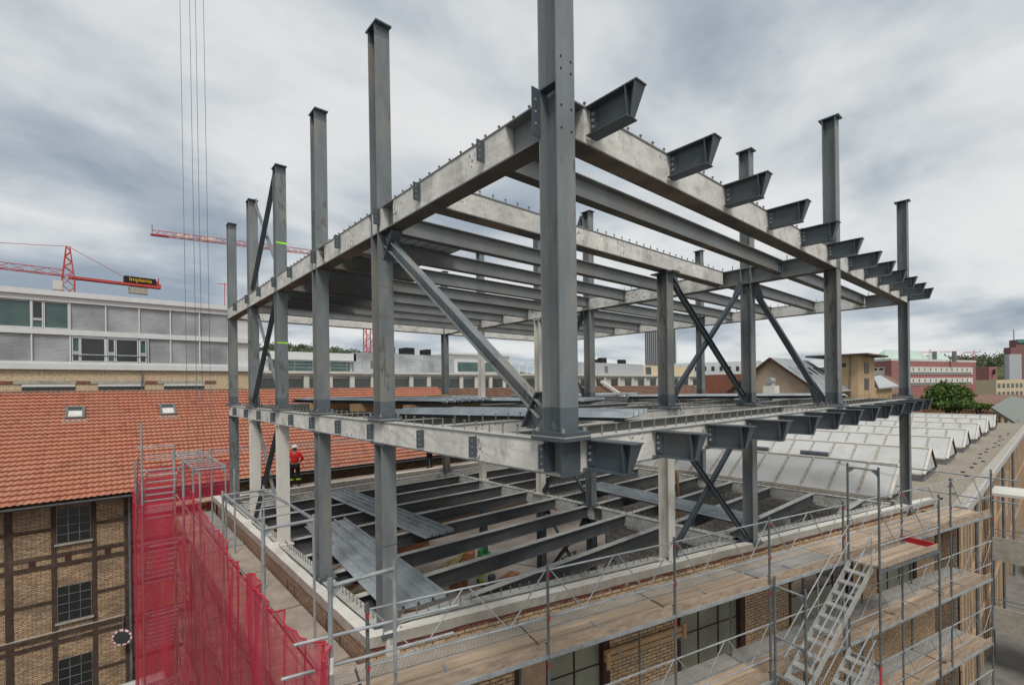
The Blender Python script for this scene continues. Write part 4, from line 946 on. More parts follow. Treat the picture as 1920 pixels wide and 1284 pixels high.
prof = [(0.09*math.cos(math.pi+math.pi*i/n), 0.09*math.sin(math.pi+math.pi*i/n)) for i in range(n+1)]+[(0.075, 0.0), (-0.075, 0.0)]
mb.prism(prof, (-16, 23.56, -3.98), (18.3, 23.56, -3.98)); mb.build('gutter', 'gutter', tbm)
mb = MB(); mb.box(-16, 18.3, 23.7, 24.3, -4.12, -4.06); mb.build('eaves_board', 'old_timber', tbm)
def hwall(x0, x1, z0, z1, pr=0.035, m_='old_timber', name='timber_beam'):
    mb = MB(); mb.box(x0, x1, 24.3-pr, 24.31, z0, z1); return mb.build(name, m_, tbm)
zrows = [(-6.35, -6.2), (-6.78, -6.6), (-9.75, -9.62), (-10.05, -9.88), (-13.4, -13.2)]
postsx = [(-11.0, -10.75), (-8.9, -8.72), (-6.98, -6.76), (-5.62, -5.46), (-4.33, -4.18), (-3.22, -2.96), (0.0, 0.2), (3.4, 3.6)]
for a, b in postsx: 
    mb = MB(); mb.box(a, b, 24.262, 24.31, -13.4, -4.13); mb.build('timber_post', 'old_timber', tbm)
gaps = [(-10.75, -8.9), (-8.72, -6.98), (-6.76, -5.62), (-5.46, -4.33), (-4.18, -3.22), (-2.96, 0.0)]
for a, b in gaps:
    for z0, z1 in zrows: hwall(a, b, z0, z1)
for a, b in (gaps[2], gaps[4], gaps[1], gaps[5]):
    for z in (-5.15, -8.2, -11.6): hwall(a, b, z-0.06, z+0.06)
for z in (-9.5,): hwall(-10.7, -3.25, z-0.03, z+0.02, 0.06, 'cap_side', 'stone_sill')
for a in (-10.2, -6.3, -5.2, -3.9): 
    mb = MB(); mb.box(a, a+0.2, 24.268, 24.31, -6.6, -6.35); mb.build('joist_end', 'rust_frame', tbm)
def win(z0, z1, x0=-5.44, x1=-4.36):
    mb = MB(); mb.box(x0, x1, 24.285, 24.305, z0, z1); w = mb.build('window', 'glass_dark', tbm)
    mb = MB()
    for i in range(4): x = x0+(x1-x0)*i/3; mb.box(x-0.014, x+0.014, 24.255, 24.284, z0, z1)
    for i in range(5): z = z0+(z1-z0)*i/4; mb.box(x0, x1, 24.257, 24.283, z-0.013, z+0.013)
    mb.build('window_frame', 'gutter', w)
    mb = MB(); mb.box(x0-0.08, x1+0.08, 24.19, 24.29, z0-0.09, z0-0.02); mb.build('sill', 'cap_side', w)
for z in ((-5.8, -4.3), (-9.15, -7.65), (-12.4, -10.75)): 
    win(*z); win(*z, x0=-12.6, x1=-11.3)
mb = MB(); mb.tube((-3.02, 24.15, -13.5), (-3.02, 24.15, -4.4), 0.06, 10); mb.tube((-3.02, 24.15, -4.42), (-3.02, 23.7, -4.05), 0.06, 10); mb.build('downpipe', 'gutter', tbm)
# roof windows
def skylight(label, x, z):
    y = 23.65+(z+3.95)*8.35/4.57
    a = Vector((0, 8.35, 4.57)).normalized(); nn = Vector((0, -4.57, 8.35)).normalized(); X = Vector((1, 0, 0)); c = Vector((x, y, z))+nn*0.09
    t = thing('roof_window', label, 'roof window', tuple(c), 'roof windows in the orange roof')
    M_ = Matrix((X, a, nn)).transposed().to_4x4(); M_.translation = c
    mb = MB(M_)
    for bx in ((-0.38, 0.38, -0.58, -0.48), (-0.38, 0.38, 0.44, 0.58), (-0.38, -0.27, -0.48, 0.44), (0.27, 0.38, -0.48, 0.44)): mb.box(*bx, -0.05, 0.08)
    mb.build('frame', 'gutter', t)
    mb = MB(M_); mb.box(-0.27, 0.27, -0.48, 0.15, 0.02, 0.045); mb.build('blind', 'skyframe', t)
    mb = MB(M_); mb.box(-0.27, 0.27, 0.15, 0.44, 0.02, 0.04); mb.build('pane', 'glass_mid', t)
    mb = MB(M_); mb.box(-0.5, 0.5, -0.85, -0.62, -0.05, -0.01); mb.build('flashing', 'cap_side', t)
skylight('left of two small grey roof windows in the orange roof', -4.98, -0.52); skylight('right of two small grey roof windows in the orange roof', -1.06, -0.52)
# traffic mirror
tm = thing('traffic_mirror', 'round convex traffic mirror with red and white rim on the brick wall', 'mirror', (-3.32, 23.9, -10.3))
mb = MB(); n = 32; c = Vector((-3.36, 23.72, -10.3)); nrm = Vector((-0.35, -0.9, -0.15)).normalized(); u = nrm.cross(UP).normalized(); v = u.cross(nrm)
ring = []; 
for k in range(n):
    a0_, a1_ = 2*math.pi*k/n, 2*math.pi*(k+1)/n
    q = [c + (u*math.cos(a)+v*math.sin(a))*r_ for a, r_ in ((a0_, .31), (a1_, .31), (a1_, .375), (a0_, .375))]
    mb.add(q+[p-nrm*0.05 for p in q], [(0, 1, 2, 3), (7, 6, 5, 4), (0, 4, 5, 1), (2, 6, 7, 3)], 0 if k % 3 else 1)
mb.build('rim', ['tape_white', 'red_paint'], tm)
mb = MB(); vs = [c+nrm*0.05]
for k in range(n): a = 2*math.pi*k/n; vs.append(c+(u*math.cos(a)+v*math.sin(a))*0.31-nrm*0.01)
mb.add(vs, [(0, k+1, (k+1) % n+1) for k in range(n)]); mb.build('mirror_glass', 'mirror_glass', tm, smooth=True)
mb = MB(); mb.tube(c-nrm*0.02, (-3.32, 24.3, -10.1), 0.025, 6); mb.tube((-3.3, 24.2, -10.3), (-3.3, 24.2, -9.6), 0.03, 6); mb.build('bracket', 'gutter', tm)
# white van roof at the bottom edge
vn = thing('parked_van', 'white vehicle roof just showing below the brick wall', 'van', (-3.2, 22.3, -13.5))
mb = MB(); prof = []
pts = [(-0.95, 0.45), (-0.97, 1.0), (-0.88, 1.5), (-0.8, 1.72), (-0.5, 1.84), (0, 1.88), (0.5, 1.84), (0.8, 1.72), (0.88, 1.5), (0.97, 1.0), (0.95, 0.45)]
mb.prism([(x, z*0.76-13.5) for x, z in pts], (-3.75, 22.6, 0), (-1.9, 22.6, 0)); mb.build('body', 'car_paint', vn, smooth=False)
mb = MB(); mb.box(-3.6, -2.1, 21.66, 21.68, -12.7, -12.4); mb.build('side_window', 'car_dark', vn)
for x in (-3.3, -2.3):
    mb = MB(); mb.tube((x, 21.7, -13.17), (x, 23.5, -13.17), 0.33, 16); mb.build('wheel', 'car_dark', vn)

# ================================================================== white office block behind
of = thing('office_building', 'white and grey office block with blinds above a cream brick base', 'building', (-8, 36, -13.5))
XR = 4.45; XLft = -32.0
mb = MB(); mb.box(XLft, XR, 36.0, 50, -13.5, 2.05); mb.build('brick_base', 'cream_brick', of)
mb = MB(); mb.box(XLft, XR, 36.12, 50, 2.05, 6.1); mb.build('storeys', 'office_white', of)
mb = MB(); mb.box(XLft, XR+0.25, 35.7, 50, 6.42, 6.74); mb.box(XLft, XR+0.1, 35.85, 50, 6.1, 6.42); mb.box(XLft, XR+0.1, 35.86, 50, 4.12, 4.45); mb.box(XLft, XR+0.1, 35.8, 50, 2.02, 2.38); mb.box(XLft, XR+0.1, 35.9, 36.1, 2.38, 2.5); mb.build('white_bands', 'office_white', of)
step = 1.67
for k in range(-16, 6):
    x = -5.35+step*k
    if x+step > XR+0.2 or x < XLft: continue
    xe = min(x+step, XR)
    # upper storey
    if not (-9 < x < -5.4):
        mb = MB(); mb.box(x+0.04, xe-0.02, 36.0, 36.1, 4.46, 6.09); mb.build('blind', 'blind', of)
    mb = MB(); mb.box(x-0.035, x+0.035, 35.9, 36.0, 4.45, 6.1); mb.box(x-0.035, x+0.035, 35.9, 36.0, 2.5, 4.12); mb.build('mullion', 'office_white', of)
    if not (-5.4 < x < -2.1):
        if -2.1 < x < -1.9: x += 0.5
        mb = MB(); mb.box(x+0.04, xe-0.02, 36.0, 36.1, 2.51, 4.11); mb.build('blind', 'blind', of)
def owin(x0, x1, z0, z1, m_='glass_green'):
    mb = MB(); mb.box(x0, x1, 36.02, 36.1, z0, z1); w = mb.build('window', m_, of)
    mb = MB(); 
    for a in ((x0, x0+0.05), (x1-0.05, x1)): mb.box(a[0], a[1], 35.93, 36.02, z0, z1)
    mb.box(x0+.05, x1-.05, 35.93, 36.02, z0, z0+0.05); mb.box(x0+.05, x1-.05, 35.93, 36.02, z1-0.05, z1); mb.build('window_frame', 'office_white', w)
owin(-8.60, -7.02, 4.47, 6.08); owin(-7.0, -6.52, 5.0, 6.08, 'glass_dark'); owin(-7.0, -6.52, 4.47, 4.98); owin(-6.5, -5.40, 4.47, 6.08)
for a, b, z0, z1, m_ in ((-5.28, -4.92, 3.1, 4.0, 'glass_green'), (-5.28, -4.92, 2.52, 3.08, 'glass_mid'), (-4.9, -3.72, 2.52, 4.0, 'glass_dark'), (-3.62, -3.25, 3.1, 4.0, 'glass_dark'), (-3.62, -3.25, 2.52, 3.08, 'glass_green'), (-3.22, -2.08, 2.52, 4.0, 'glass_dark'), (-2.0, -1.65, 3.1, 4.0, 'glass_green'), (-2.0, -1.65, 2.52, 3.08, 'glass_mid')): owin(a, b, z0, z1, m_)
mb = MB(); mb.box(-5.3, -1.6, 35.9, 36.0, 4.0, 4.1); mb.box(-1.6, -1.52, 35.9, 36.0, 2.5, 4.12); mb.build('awning_box', 'grey_panel', of)
mb = MB(); mb.tube((-5.28, 35.88, 2.95), (-1.6, 35.88, 2.95), 0.03, 6); mb.build('window_rail', 'galv', of)
for k in range(-8, 3):
    x = -6.3+4.05*k*0.83
    if x < XLft+1: continue
    mb = MB(); mb.box(x-1.15, x+1.15, 35.97, 36.02, -0.6, 1.12); w = mb.build('window', 'glass_dark', of); mb = MB(); mb.box(x-1.15, x+1.15, 35.93, 36.0, 0.98, 1.12); mb.build('window_head', 'office_white', w)
    mb = MB(); mb.box(x-1.5, x+1.2, 35.95, 36.0, 1.14, 1.34); mb.build('lintel', 'cap_side', of)
    mb = MB(); mb.box(x+1.21, x+1.86, 35.94, 36.0, 1.16, 1.33); mb.build('brick_lintel', 'lintel', of)
mb = MB(); mb.tube((-1.9, 35.9, -3), (-1.9, 35.9, 1.9), 0.05, 8); mb.build('downpipe', 'gutter', of)
an = MB(); an.tube((3.6, 40, 6.7), (3.6, 40, 9.2), 0.03, 5); an.tube((3.1, 40, 9.1), (4.1, 40, 9.1), 0.03, 5); an.build('roof_antenna', 'crane_red', of)

# ================================================================== long low concrete wing
lw = thing('factory_wing', 'long low pale concrete wing with pilasters and dark windows beyond the roofs', 'building', (40, 50, -13.5))
mb = MB(); mb.box(5.2, 118, 50.3, 62, -13.5, 2.1); mb.build('wall', 'pale_wall', lw)
mb = MB(); mb.box(5.0, 118, 49.8, 62, 2.35, 2.62); mb.box(5.1, 118, 50.0, 62, 2.1, 2.35); mb.build('cornice', 'pale_wall', lw)
mb = MB(); mb.box(5.2, 118, 50.0, 50.3, -3.0, 0.35); mb.build('apron', 'pale_wall', lw)
x = 5.6; k = 0
while x < 117:
    mb = MB(); mb.box(x+2.0, x+2.55, 50.02, 50.3, 0.35, 2.1); mb.build('pilaster', 'pale_wall', lw)
    mb = MB(); mb.box(x+0.15, x+2.0, 50.2, 50.3, 0.35, 1.82); mb.build('window', 'glass_mid', lw)
    x += 2.55 if x < 40 else 4.2
def box_thing(name, label, cat, parts, group=None):
    """parts: list of (part name, material, [boxes])"""
    b0 = parts[0][2][0]; t = thing(name, label, cat, ((b0[0]+b0[1])/2, (b0[2]+b0[3])/2, b0[4]), group)
    for nm, m_, bs in parts:
        mb = MB()
        for b in bs: mb.box(*b)
        mb.build(nm, m_, t)
    return t
def X54(px, y=54.0): 
    d = FW + RT*(px-960)/F; return CAM.x + d.x*(y-CAM.y)/d.y
def Z54(px, py, y=54.0):
    d = FW + rt*(px-960)/F - up*(py-CY)/F; return CAM.z + d.z*(y-CAM.y)/d.y
xa, xb = X54(500), X54(664)
z1, z0 = Z54(600, 661), 2.62
box_thing('penthouse', 'flat white penthouse with green glazing on the concrete wing', 'building', [('wall', 'office_white', [(xa, xb, 54.6, 60, z0, z1)]), ('roof_slab', 'office_white', [(xa-0.3, xb+0.3, 54.0, 60.5, z1-0.9, z1)]),
    ('window', 'glass_green', [(xa+0.4, xb-0.3, 54.5, 54.6, z0+0.1, z1-1.0)]), ('railing', 'galv', [(xa, xb, 50.4, 50.43, z0+h, z0+h+0.05) for h in (0.4, 0.75, 1.1)]+[(xa+1.9*i, xa+1.9*i+0.05, 50.4, 50.43, z0, z0+1.1) for i in range(8)])], 'rooftop blocks on the concrete wing')
xa, xb = X54(664), X54(852); z1 = Z54(760, 664)
box_thing('plant_room', 'grey louvred plant room on the concrete wing, wide one', 'building', [('cladding', 'louvre', [(xa, xb, 54, 60, z0, z1)]), ('roof_unit', 'dark', [(X54(737), X54(748), 55, 57, z1, z1+1.0), (X54(768), X54(785), 55, 57, z1, z1+1.0), (X54(808), X54(816), 55, 57, z1, z1+0.9)]), ('door', 'gutter', [(xa+2.2, xa+3.0, 53.95, 54.0, z0+0.6, z0+1.6)])], 'rooftop blocks on the concrete wing')
xa, xb = X54(850), X54(958); z1 = Z54(900, 666)
box_thing('penthouse', 'white penthouse with terrace window, right of the wide plant room', 'building', [('wall', 'office_white', [(xa, xb, 54.3, 60, z0, z1)]), ('window', 'glass_green', [(xa+1.0, xb-1.2, 54.2, 54.3, z0+0.4, z1-1.1)]), ('roof_slab', 'office_white', [(xa-0.2, xb+0.2, 53.9, 60, z1, z1+0.25)])], 'rooftop blocks on the concrete wing')
xa, xb = X54(958), X54(1016); z1 = Z54(990, 678)
box_thing('pergola', 'thin white pergola frame on the concrete wing', 'pergola', [('frame', 'office_white', [(xa, xb, 54, 54.2, z1-0.15, z1)]+[(xa+i*(xb-xa)/4, xa+i*(xb-xa)/4+0.15, 54, 54.2, z0, z1-0.15) for i in range(5)])])
xa, xb = X54(1090), X54(1206); z1 = Z54(1150, 681)
box_thing('plant_room', 'grey louvred plant room with roof vents right of the tallest column', 'building', [('cladding', 'grey_panel', [(xa, xb, 54, 60, z0, z1)]), ('roof_vent', 'dark', [(X54(1122), X54(1130), 55, 56, z1, z1+0.7), (X54(1136), X54(1146), 55, 56, z1, z1+1.1), (X54(1173), X54(1182), 55, 56, z1, z1+0.9)]), ('grille', 'gutter', [(X54(1134), X54(1140), 53.95, 54.0, z0+0.5, z1-0.6)])], 'rooftop blocks on the concrete wing')
xa, xb = X54(1206), X54(1300); z1 = Z54(1240, 686)
box_thing('roof_block', 'low cream rooftop block in front of the glass tower', 'building', [('wall', 'cream', [(xa, xb, 54, 60, z0, z1)]), ('window', 'glass_mid', [(xa+1, xa+3, 53.95, 54, z0+0.3, z1-0.3)])], 'rooftop blocks on the concrete wing')

# old brown roofs in front of the wing
br = thing('old_roof_hall', 'low hall with weathered brown tile roof beyond the frame', 'building', (40, 27, -13.5))
tile_roof(br, 18.3, 62, 23.65, -3.95, 32.0, 0.55, 'tile_brown', rows=26, tw_=0.42)
mb = MB(); mb.add([(18.3, 32.05, 0.55), (62, 32.05, 0.55), (62, 40.4, -3.95), (18.3, 40.4, -3.95)], [(0, 1, 2, 3)]); mb.build('rear_roof', 'tile_brown', br)
mb = MB(); mb.box(18.05, 62, 24.3, 39.8, -13.5, -4.0); mb.build('wall', 'brown_brick', br)
mb = MB(); mb.prism([(-0.14, 0), (0.14, 0), (0.14, 0.3), (-0.14, 0.3)], (40.5, 25.5, -2.5), (40.5, 31.8, 1.0)); mb.build('fire_wall_cap', 'pale_wall', br)
mb = MB()
for x, y in ((33, 29.5), (52, 28.5), (58, 27.8)): mb.prism([(-0.4, 0), (0.4, 0), (0.4, 0.15), (-0.4, 0.15)], (x, y, -3.95+(y-23.65)*0.54), (x, y+1.2, -3.95+(y+1.2-23.65)*0.54))
mb.build('roof_hatch', 'galv', br)
ch = thing('roof_vent', 'white rectangular vent stack on the brown roof before the gabled house', 'vent', tuple(far(1446, 745, 52)))
c = far(1446, 742, 52); mb = MB(); mb.box(c.x-0.65, c.x+0.65, c.y-0.6, c.y+0.6, c.z-0.6, c.z+1.1); mb.build('stack', 'pale_wall', ch)
mb = MB(); mb.tube((c.x, c.y, c.z+1.1), (c.x, c.y, c.z+1.4), 0.4, 12); mb.tube((c.x-0.6, c.y, c.z+1.65), (c.x+0.5, c.y, c.z+1.65), 0.32, 12); mb.build('cowl', 'galv', ch)

# ================================================================== neighbour with glazed saw-tooth skylights
nb = thing('skylight_hall', 'flat gravel roofed hall with rows of glazed skylights, right', 'building', (40, 8, -13.5))
mb = MB(); mb.box(19.7, 76, 0.2, 19.4, -4.5, -4.3); mb.add([(19.7, 0.2, -4.3), (19.9, -0.9, -4.3), (76, -0.9, -4.3), (76, 0.2, -4.3)], [(0, 1, 2, 3)]); mb.build('roof', 'gravel', nb)
mb = MB(); mb.box(20.6, 76, -1.22, -0.9, -4.42, -4.12); mb.build('parapet_cap', 'cap_side', nb)
mb = MB(); mb.box(20.8, 76, -1.34, -1.225, -4.46, -4.14); mb.build('gutter', 'alu', nb)
mb = MB(); mb.box(21.5, 76, -1.0, -0.6, -13.5, -4.45); mb.build('facade_core', 'dark', nb)
mb = MB(); mb.box(21.4, 76, -0.95, 19.3, -13.5, -4.52); mb.build('wall', 'brown_brick', nb)
x = 21.6; i = 0
while x < 76:
    w_ = 0.24 if i % 3 else 0.6
    mb = MB(); mb.box(x, x+w_, -1.06, -0.99, -13.5, -4.45); mb.build('brick_pier' if i % 3 == 0 else 'timber_mullion', 'yellow_brick' if i % 3 == 0 else 'wood_face', nb)
    x += w_+0.62; i += 1
for x in (24.0, 30.5, 37.5, 46):
    mb = MB(); mb.tube((x, -1.30, -13.5), (x, -1.30, -4.46), 0.07, 10); mb.build('downpipe', 'gutter', nb)
for z in (-7.5, -10.5):
    mb = MB(); mb.box(21.5, 76, -1.08, -1.0, z-0.25, z); mb.build('floor_band', 'wood_face', nb)
for x in (26, 33, 42):
    mb = MB(); mb.prism([(-0.08, -0.05), (0.08, -0.05), (0.08, 0.05), (-0.08, 0.05)], (x, -1.13, -8.5), (x+1.6, -1.13, -5.6)); mb.build('diagonal_board', 'wood_face', nb)
mb = MB(); mb.box(28.8, 31.2, -3.3, -1.35, -4.95, -4.82); mb.build('canopy', 'pale_wall', nb)
for z in (-7.75, -11.1):
    mb = MB(); mb.box(28.6, 30.4, -16, -1.35, z-0.25, z); gb = mb.build('gallery', 'cap_side', nb)
    mb = MB(); mb.box(28.52, 28.6, -16, -1.4, z-0.25, z+0.85); mb.build('balustrade', 'cap_side', gb)
    mb = MB(); mb.tube((28.56, -16, z+1.25), (28.56, -1.4, z+1.25), 0.025, 6); mb.tube((28.56, -16, z+1.05), (28.56, -1.4, z+1.05), 0.015, 6); mb.build('railing', 'gutter', gb)
for k in range(22):
    x = 22.5+k*1.8+rr.uniform(-0.3, 0.3); y = -0.35+rr.uniform(-0.25, 0.35); mb = MB(); mb.box(x-0.11, x+0.11, y-0.08, y+0.08, -4.298, -4.25); mb.build('paving_pad', 'dark', nb)
def prism_sky(k, xf):
    """one ridge skylight: glazed panels between pale bars, triangular end"""
    t = thing('ridge_skylight', 'long glazed ridge skylight, %s row from the steel frame' % ORD[k], 'skylight', (xf+1.9, 0.8, -4.3), 'ridge skylights on the gravel roof')
    za, zb, y0, y1 = -3.98, -2.86, 0.78, 18.8; xa_, xb_ = xf+1.9, xf+3.35
    mb = MB(); mb.box(xf-0.05, xb_+0.05, y0+0.03, y1, -4.3, za); mb.build('kerb', 'gutter', t)
    n = 17; dy_ = (y1-y0)/n
    mb = MB(); mb.add([(xf, y0+0.04, za+0.02), (xa_, y0+0.04, zb-0.01), (xa_, y1, zb-0.01), (xf, y1, za+0.02)], [(0, 1, 2, 3)]); mb.build('glazing', 'skylight', t)
    mb = MB(); mb.add([(xb_, y0+0.04, za+0.02), (xa_, y0+0.04, zb-0.01), (xa_, y1, zb-0.01), (xb_, y1, za+0.02)], [(3, 2, 1, 0)]); mb.build('glazing', 'skylight', t)
    mb = MB(); mb.add([(xf+0.1, y0+0.02, za+0.01), (xb_-0.1, y0+0.02, za+0.01), (xa_, y0+0.02, zb-0.08)], [(0, 1, 2)]); mb.build('end_pane', 'skylight', t)
    for i in range(1, n):
        y = y0+dy_*i; mb = MB(); mb.bar((xf, y, za+0.04), (xa_, y, zb+0.015), 0.10, 0.05)
        for q in (0.12, 0.3, 0.5, 0.7, 0.88):
            x = xf+(xa_-xf)*q; z = za+0.04+(zb-za-0.025)*q+0.02; mb.box(x-0.022, x+0.022, y-0.016, y+0.016, z, z+0.03, 1)
        mb.build('glazing_bar', ['skybar', 'gutter'], t)
    mb = MB(); mb.bar((xf-0.02, y0, za+0.04), (xa_, y0, zb+0.03), 0.11, 0.08); mb.bar((xa_, y0, zb+0.03), (xb_+0.02, y0, za+0.04), 0.10, 0.08, mi=1); mb.bar((xf, y0, za), (xb_, y0, za), 0.06, 0.09, mi=1)
    mb.box(xf-0.06, xf+0.04, y0+0.1, y1, za-0.01, za+0.07, 0); mb.build('end_frame', ['skyframe', 'old_timber'], t)
    mb = MB(); mb.tube((xa_, y0, zb+0.02), (xa_, y1, zb+0.02), 0.05, 8); mb.build('ridge_bar', 'skyframe', t)
for k in range(7): prism_sky(k, 19.55+7.15*k)
t = thing('vent_pipe', 'pair of blue grey vents lying on the second skylight', 'vent', (27.4, 6, -3.4))
for y in (5.0, 8.2):
    mb = MB(); mb.tube((27.2, y, -3.42), (27.2, y+1.4, -3.42), 0.13, 10); mb.build('hood', 'primer', t)
mb = MB(); mb.box(19.35, 19.7, 0.6, 19.4, -4.3, -4.02); mb.build('parapet_cap', 'cap_side', nb)

# ================================================================== street bits at the right
cr_ = thing('parked_car', 'dark car parked in the yard at the right edge', 'car', (47.5, -3.2, -13.5))
mb = MB(); mb.prism([(-2.1, 0.35), (-2.1, 0.8), (-1.3, 0.95), (-0.8, 1.4), (0.7, 1.42), (1.5, 0.98), (2.1, 0.85), (2.1, 0.35)], (47.5, -4.0, -13.5), (47.5, -2.3, -13.5)); mb.build('body', 'car_dark', cr_)
for dx_ in (-1.3, 1.3):
    mb = MB(); mb.tube((47.5+dx_, -4.02, -13.18), (47.5+dx_, -2.28, -13.18), 0.32, 14); mb.build('wheel', 'car_dark', cr_)
for k in range(4):
    x = 50-k*4; mb = MB(); mb.add([(x, -5.5, -13.485), (x+0.12, -5.5, -13.485), (x+0.6, -2.2, -13.485), (x+0.48, -2.2, -13.485)], [(0, 1, 2, 3)])
    tag(mb.build('parking_line', 'tape_white'), 'faded white parking line in the yard, %s from the far end' % ORD[k], 'marking', 'parking lines in the yard')
mb = MB()
for z in (-12.4, -12.9):
    mb.tube((28, -3.4, z), (44, -2.9, z), 0.025, 6)
for k in range(9): mb.tube((28+2*k, -3.4+0.0625*k, -13.5), (28+2*k, -3.4+0.0625*k, -12.35), 0.025, 6)
tag(mb.build('yard_railing', 'gutter'), 'thin dark railing in the yard below the scaffold', 'railing')

# ================================================================== far buildings
def fbox(par, name, m_, p1, p2, depth, z0, z1, uvk=None):
    """box whose front face runs from p1 to p2 (plan) and goes back by depth"""
    p1, p2 = Vector(p1), Vector(p2); a = (p2-p1); a.z = 0; n_ = Vector((-a.y, a.x, 0)).normalized()
    if n_.dot(FW) < 0: n_ = -n_
    q = [p1, p2, p2+n_*depth, p1+n_*depth]; mb = MB()
    mb.add([(v.x, v.y, z0) for v in q]+[(v.x, v.y, z1) for v in q], [(3, 2, 1, 0), (4, 5, 6, 7), (0, 1, 5, 4), (1, 2, 6, 5), (2, 3, 7, 6), (3, 0, 4, 7)])
    return mb.build(name, m_, par)
def xplane(px, py, X): 
    d = FW + rt*(px-960)/F - up*(py-CY)/F; return CAM + d*((X-CAM.x)/d.x)
# gabled stucco house: gable faces west, ridge runs along +x
gx = 60.0
ap, re = xplane(1446, 670, gx), xplane(1528, 729, gx)
yc, zr_, ye_, ze_ = ap.y, ap.z, re.y, re.z; hw = yc-ye_
gh = thing('gabled_house', 'tan stucco house with wide gable and slate grey roof', 'building', (gx, yc, -13.5))
mb = MB(); mb.add([(gx, yc-hw, -13.5), (gx, yc+hw, -13.5), (gx, yc+hw, ze_-0.2), (gx, yc, zr_-0.2), (gx, yc-hw, ze_-0.2), (gx+12, yc-hw, -13.5), (gx+12, yc+hw, -13.5), (gx+12, yc+hw, ze_-0.2), (gx+12, yc, zr_-0.2), (gx+12, yc-hw, ze_-0.2)],
       [(0, 4, 3, 2, 1), (5, 6, 7, 8, 9), (0, 5, 9, 4), (1, 2, 7, 6)]); mb.build('wall', 'stucco', gh)
mb = MB()
for sg in (-1, 1):
    e = 0.6; A = [(gx-0.5, yc, zr_), (gx+13, yc, zr_), (gx+13, yc+sg*(hw+e), ze_-0.3), (gx-0.5, yc+sg*(hw+e), ze_-0.3)]
    mb.add(A+[(x, y, z-0.18) for x, y, z in A], [(0, 1, 2, 3), (7, 6, 5, 4), (0, 4, 5, 1), (1, 5, 6, 2), (2, 6, 7, 3), (3, 7, 4, 0)])
mb.build('roof', 'slate', gh)
mb = MB()
for sg in (-1, 1): mb.bar((gx-0.52, yc, zr_-0.16), (gx-0.52, yc+sg*(hw+0.6), ze_-0.46), 0.1, 0.3)
mb.build('barge_board', 'rust_frame', gh)
for k in range(5):
    mb = MB(); t_ = 0.32; y = yc-hw*t_; z = zr_+(ze_-zr_)*t_; x = gx+1.2+2.2*k; s_ = (ze_-zr_)/hw
    mb.add([(x, y, z+0.1), (x+0.9, y, z+0.1), (x+0.9, y-1.2, z+0.1+s_*1.2), (x, y-1.2, z+0.1+s_*1.2)], [(0, 1, 2, 3)]); mb.build('roof_window', 'glass_dark', gh)
mb = MB(); mb.box(gx+0.02, gx+12, yc-hw-0.08, yc-hw-0.01, -3.5, ze_-0.25); mb.build('side_wall', 'tower_brick', gh)
for k in range(5):
    mb = MB(); mb.box(gx+1.5+2.1*k, gx+2.5+2.1*k, yc-hw-0.14, yc-hw-0.085, ze_-2.2, ze_-0.6); mb.build('window', 'glass_mid', gh)
mb = MB(); mb.tube((gx-0.3, yc-hw-0.62, ze_-0.38), (gx+13, yc-hw-0.62, ze_-0.38), 0.1, 8); mb.build('gutter', 'alu', gh)
# yellow tower
tx = 72.0; c0 = xplane(1609, 700, tx); l0 = xplane(1545, 700, tx); d_ = FW + RT*(1640-960)/F
ty = c0.y; txr = CAM.x + d_.x*(ty-CAM.y)/d_.y; zt_ = xplane(1600, 667, tx).z
tt = thing('stair_turret', 'square yellow brick turret with thin overhanging flat roof', 'building', (tx, ty, -13.5))
mb = MB(); mb.box(tx, txr, ty, l0.y, -13.5, zt_); mb.build('wall', 'tower_brick', tt)
mb = MB(); mb.box(tx-1.6, txr+1.2, ty-1.4, l0.y+1.8, zt_, zt_+0.22); mb.build('roof', 'old_timber', tt)
mb = MB(); mb.tube((tx+1, ty+3, zt_+0.2), (tx+1, ty+3, zt_+0.9), 0.2, 8); mb.build('chimney', 'lintel', tt)
w_ = txr-tx
for z in (-2.0, 1.2, 3.4)[:3]:
    mb = MB(); mb.box(tx+w_*0.35, tx+w_*0.62, ty-0.05, ty-0.005, zt_-2.3 if z > 3 else z-1.6, zt_-0.8 if z > 3 else z); mb.build('window', 'glass_matt', tt)
for k in range(2):
    yy = ty+1.6+1.9*k; mb = MB(); mb.tube((tx-0.06, yy, zt_-1.2), (tx+0.02, yy, zt_-1.2), 0.3, 12); mb.build('round_window', 'glass_dark', tt)
mb = MB(); mb.tube((tx-0.1, ty+0.9, -5), (tx-0.1, ty+0.9, zt_-0.1), 0.07, 6); mb.build('downpipe', 'gutter', tt)
# lean-to wing right of the turret
mb = MB(); a, b = farz(1640, 0, 88), farz(1690, 0, 92)
lt2 = thing('annex_house', 'low annex with pale metal roof right of the yellow turret', 'building', (a.x, a.y, -13.5))
fbox(lt2, 'wall', 'tower_brick', farz(1636, 0, 86), farz(1672, 0, 90), 8, -13.5, far(1650, 727, 88).z)
p = [far(1638, 706, 92), far(1650, 703, 94), far(1686, 723, 90), far(1648, 727, 86)]; q = p
mb = MB(); mb.add(list(p)+[v-UP*0.25 for v in p], [(0, 1, 2, 3), (7, 6, 5, 4), (0, 4, 5, 1), (1, 5, 6, 2), (2, 6, 7, 3), (3, 7, 4, 0)]); mb.build('roof', 'grey_panel', lt2)
bh = thing('brown_roofed_shed', 'low shed with brown tiled roof in front of the pink factory', 'building', tuple(farz(1665, -13.5, 98)))
p = [far(1645, 700, 104), far(1670, 706, 108), far(1705, 735, 100), far(1655, 740, 96)]
mb = MB(); mb.add(p+[v-UP*0.3 for v in p], [(0, 1, 2, 3), (7, 6, 5, 4), (0, 4, 5, 1), (1, 5, 6, 2), (2, 6, 7, 3), (3, 7, 4, 0)]); mb.build('roof', 'tile_brown', bh)
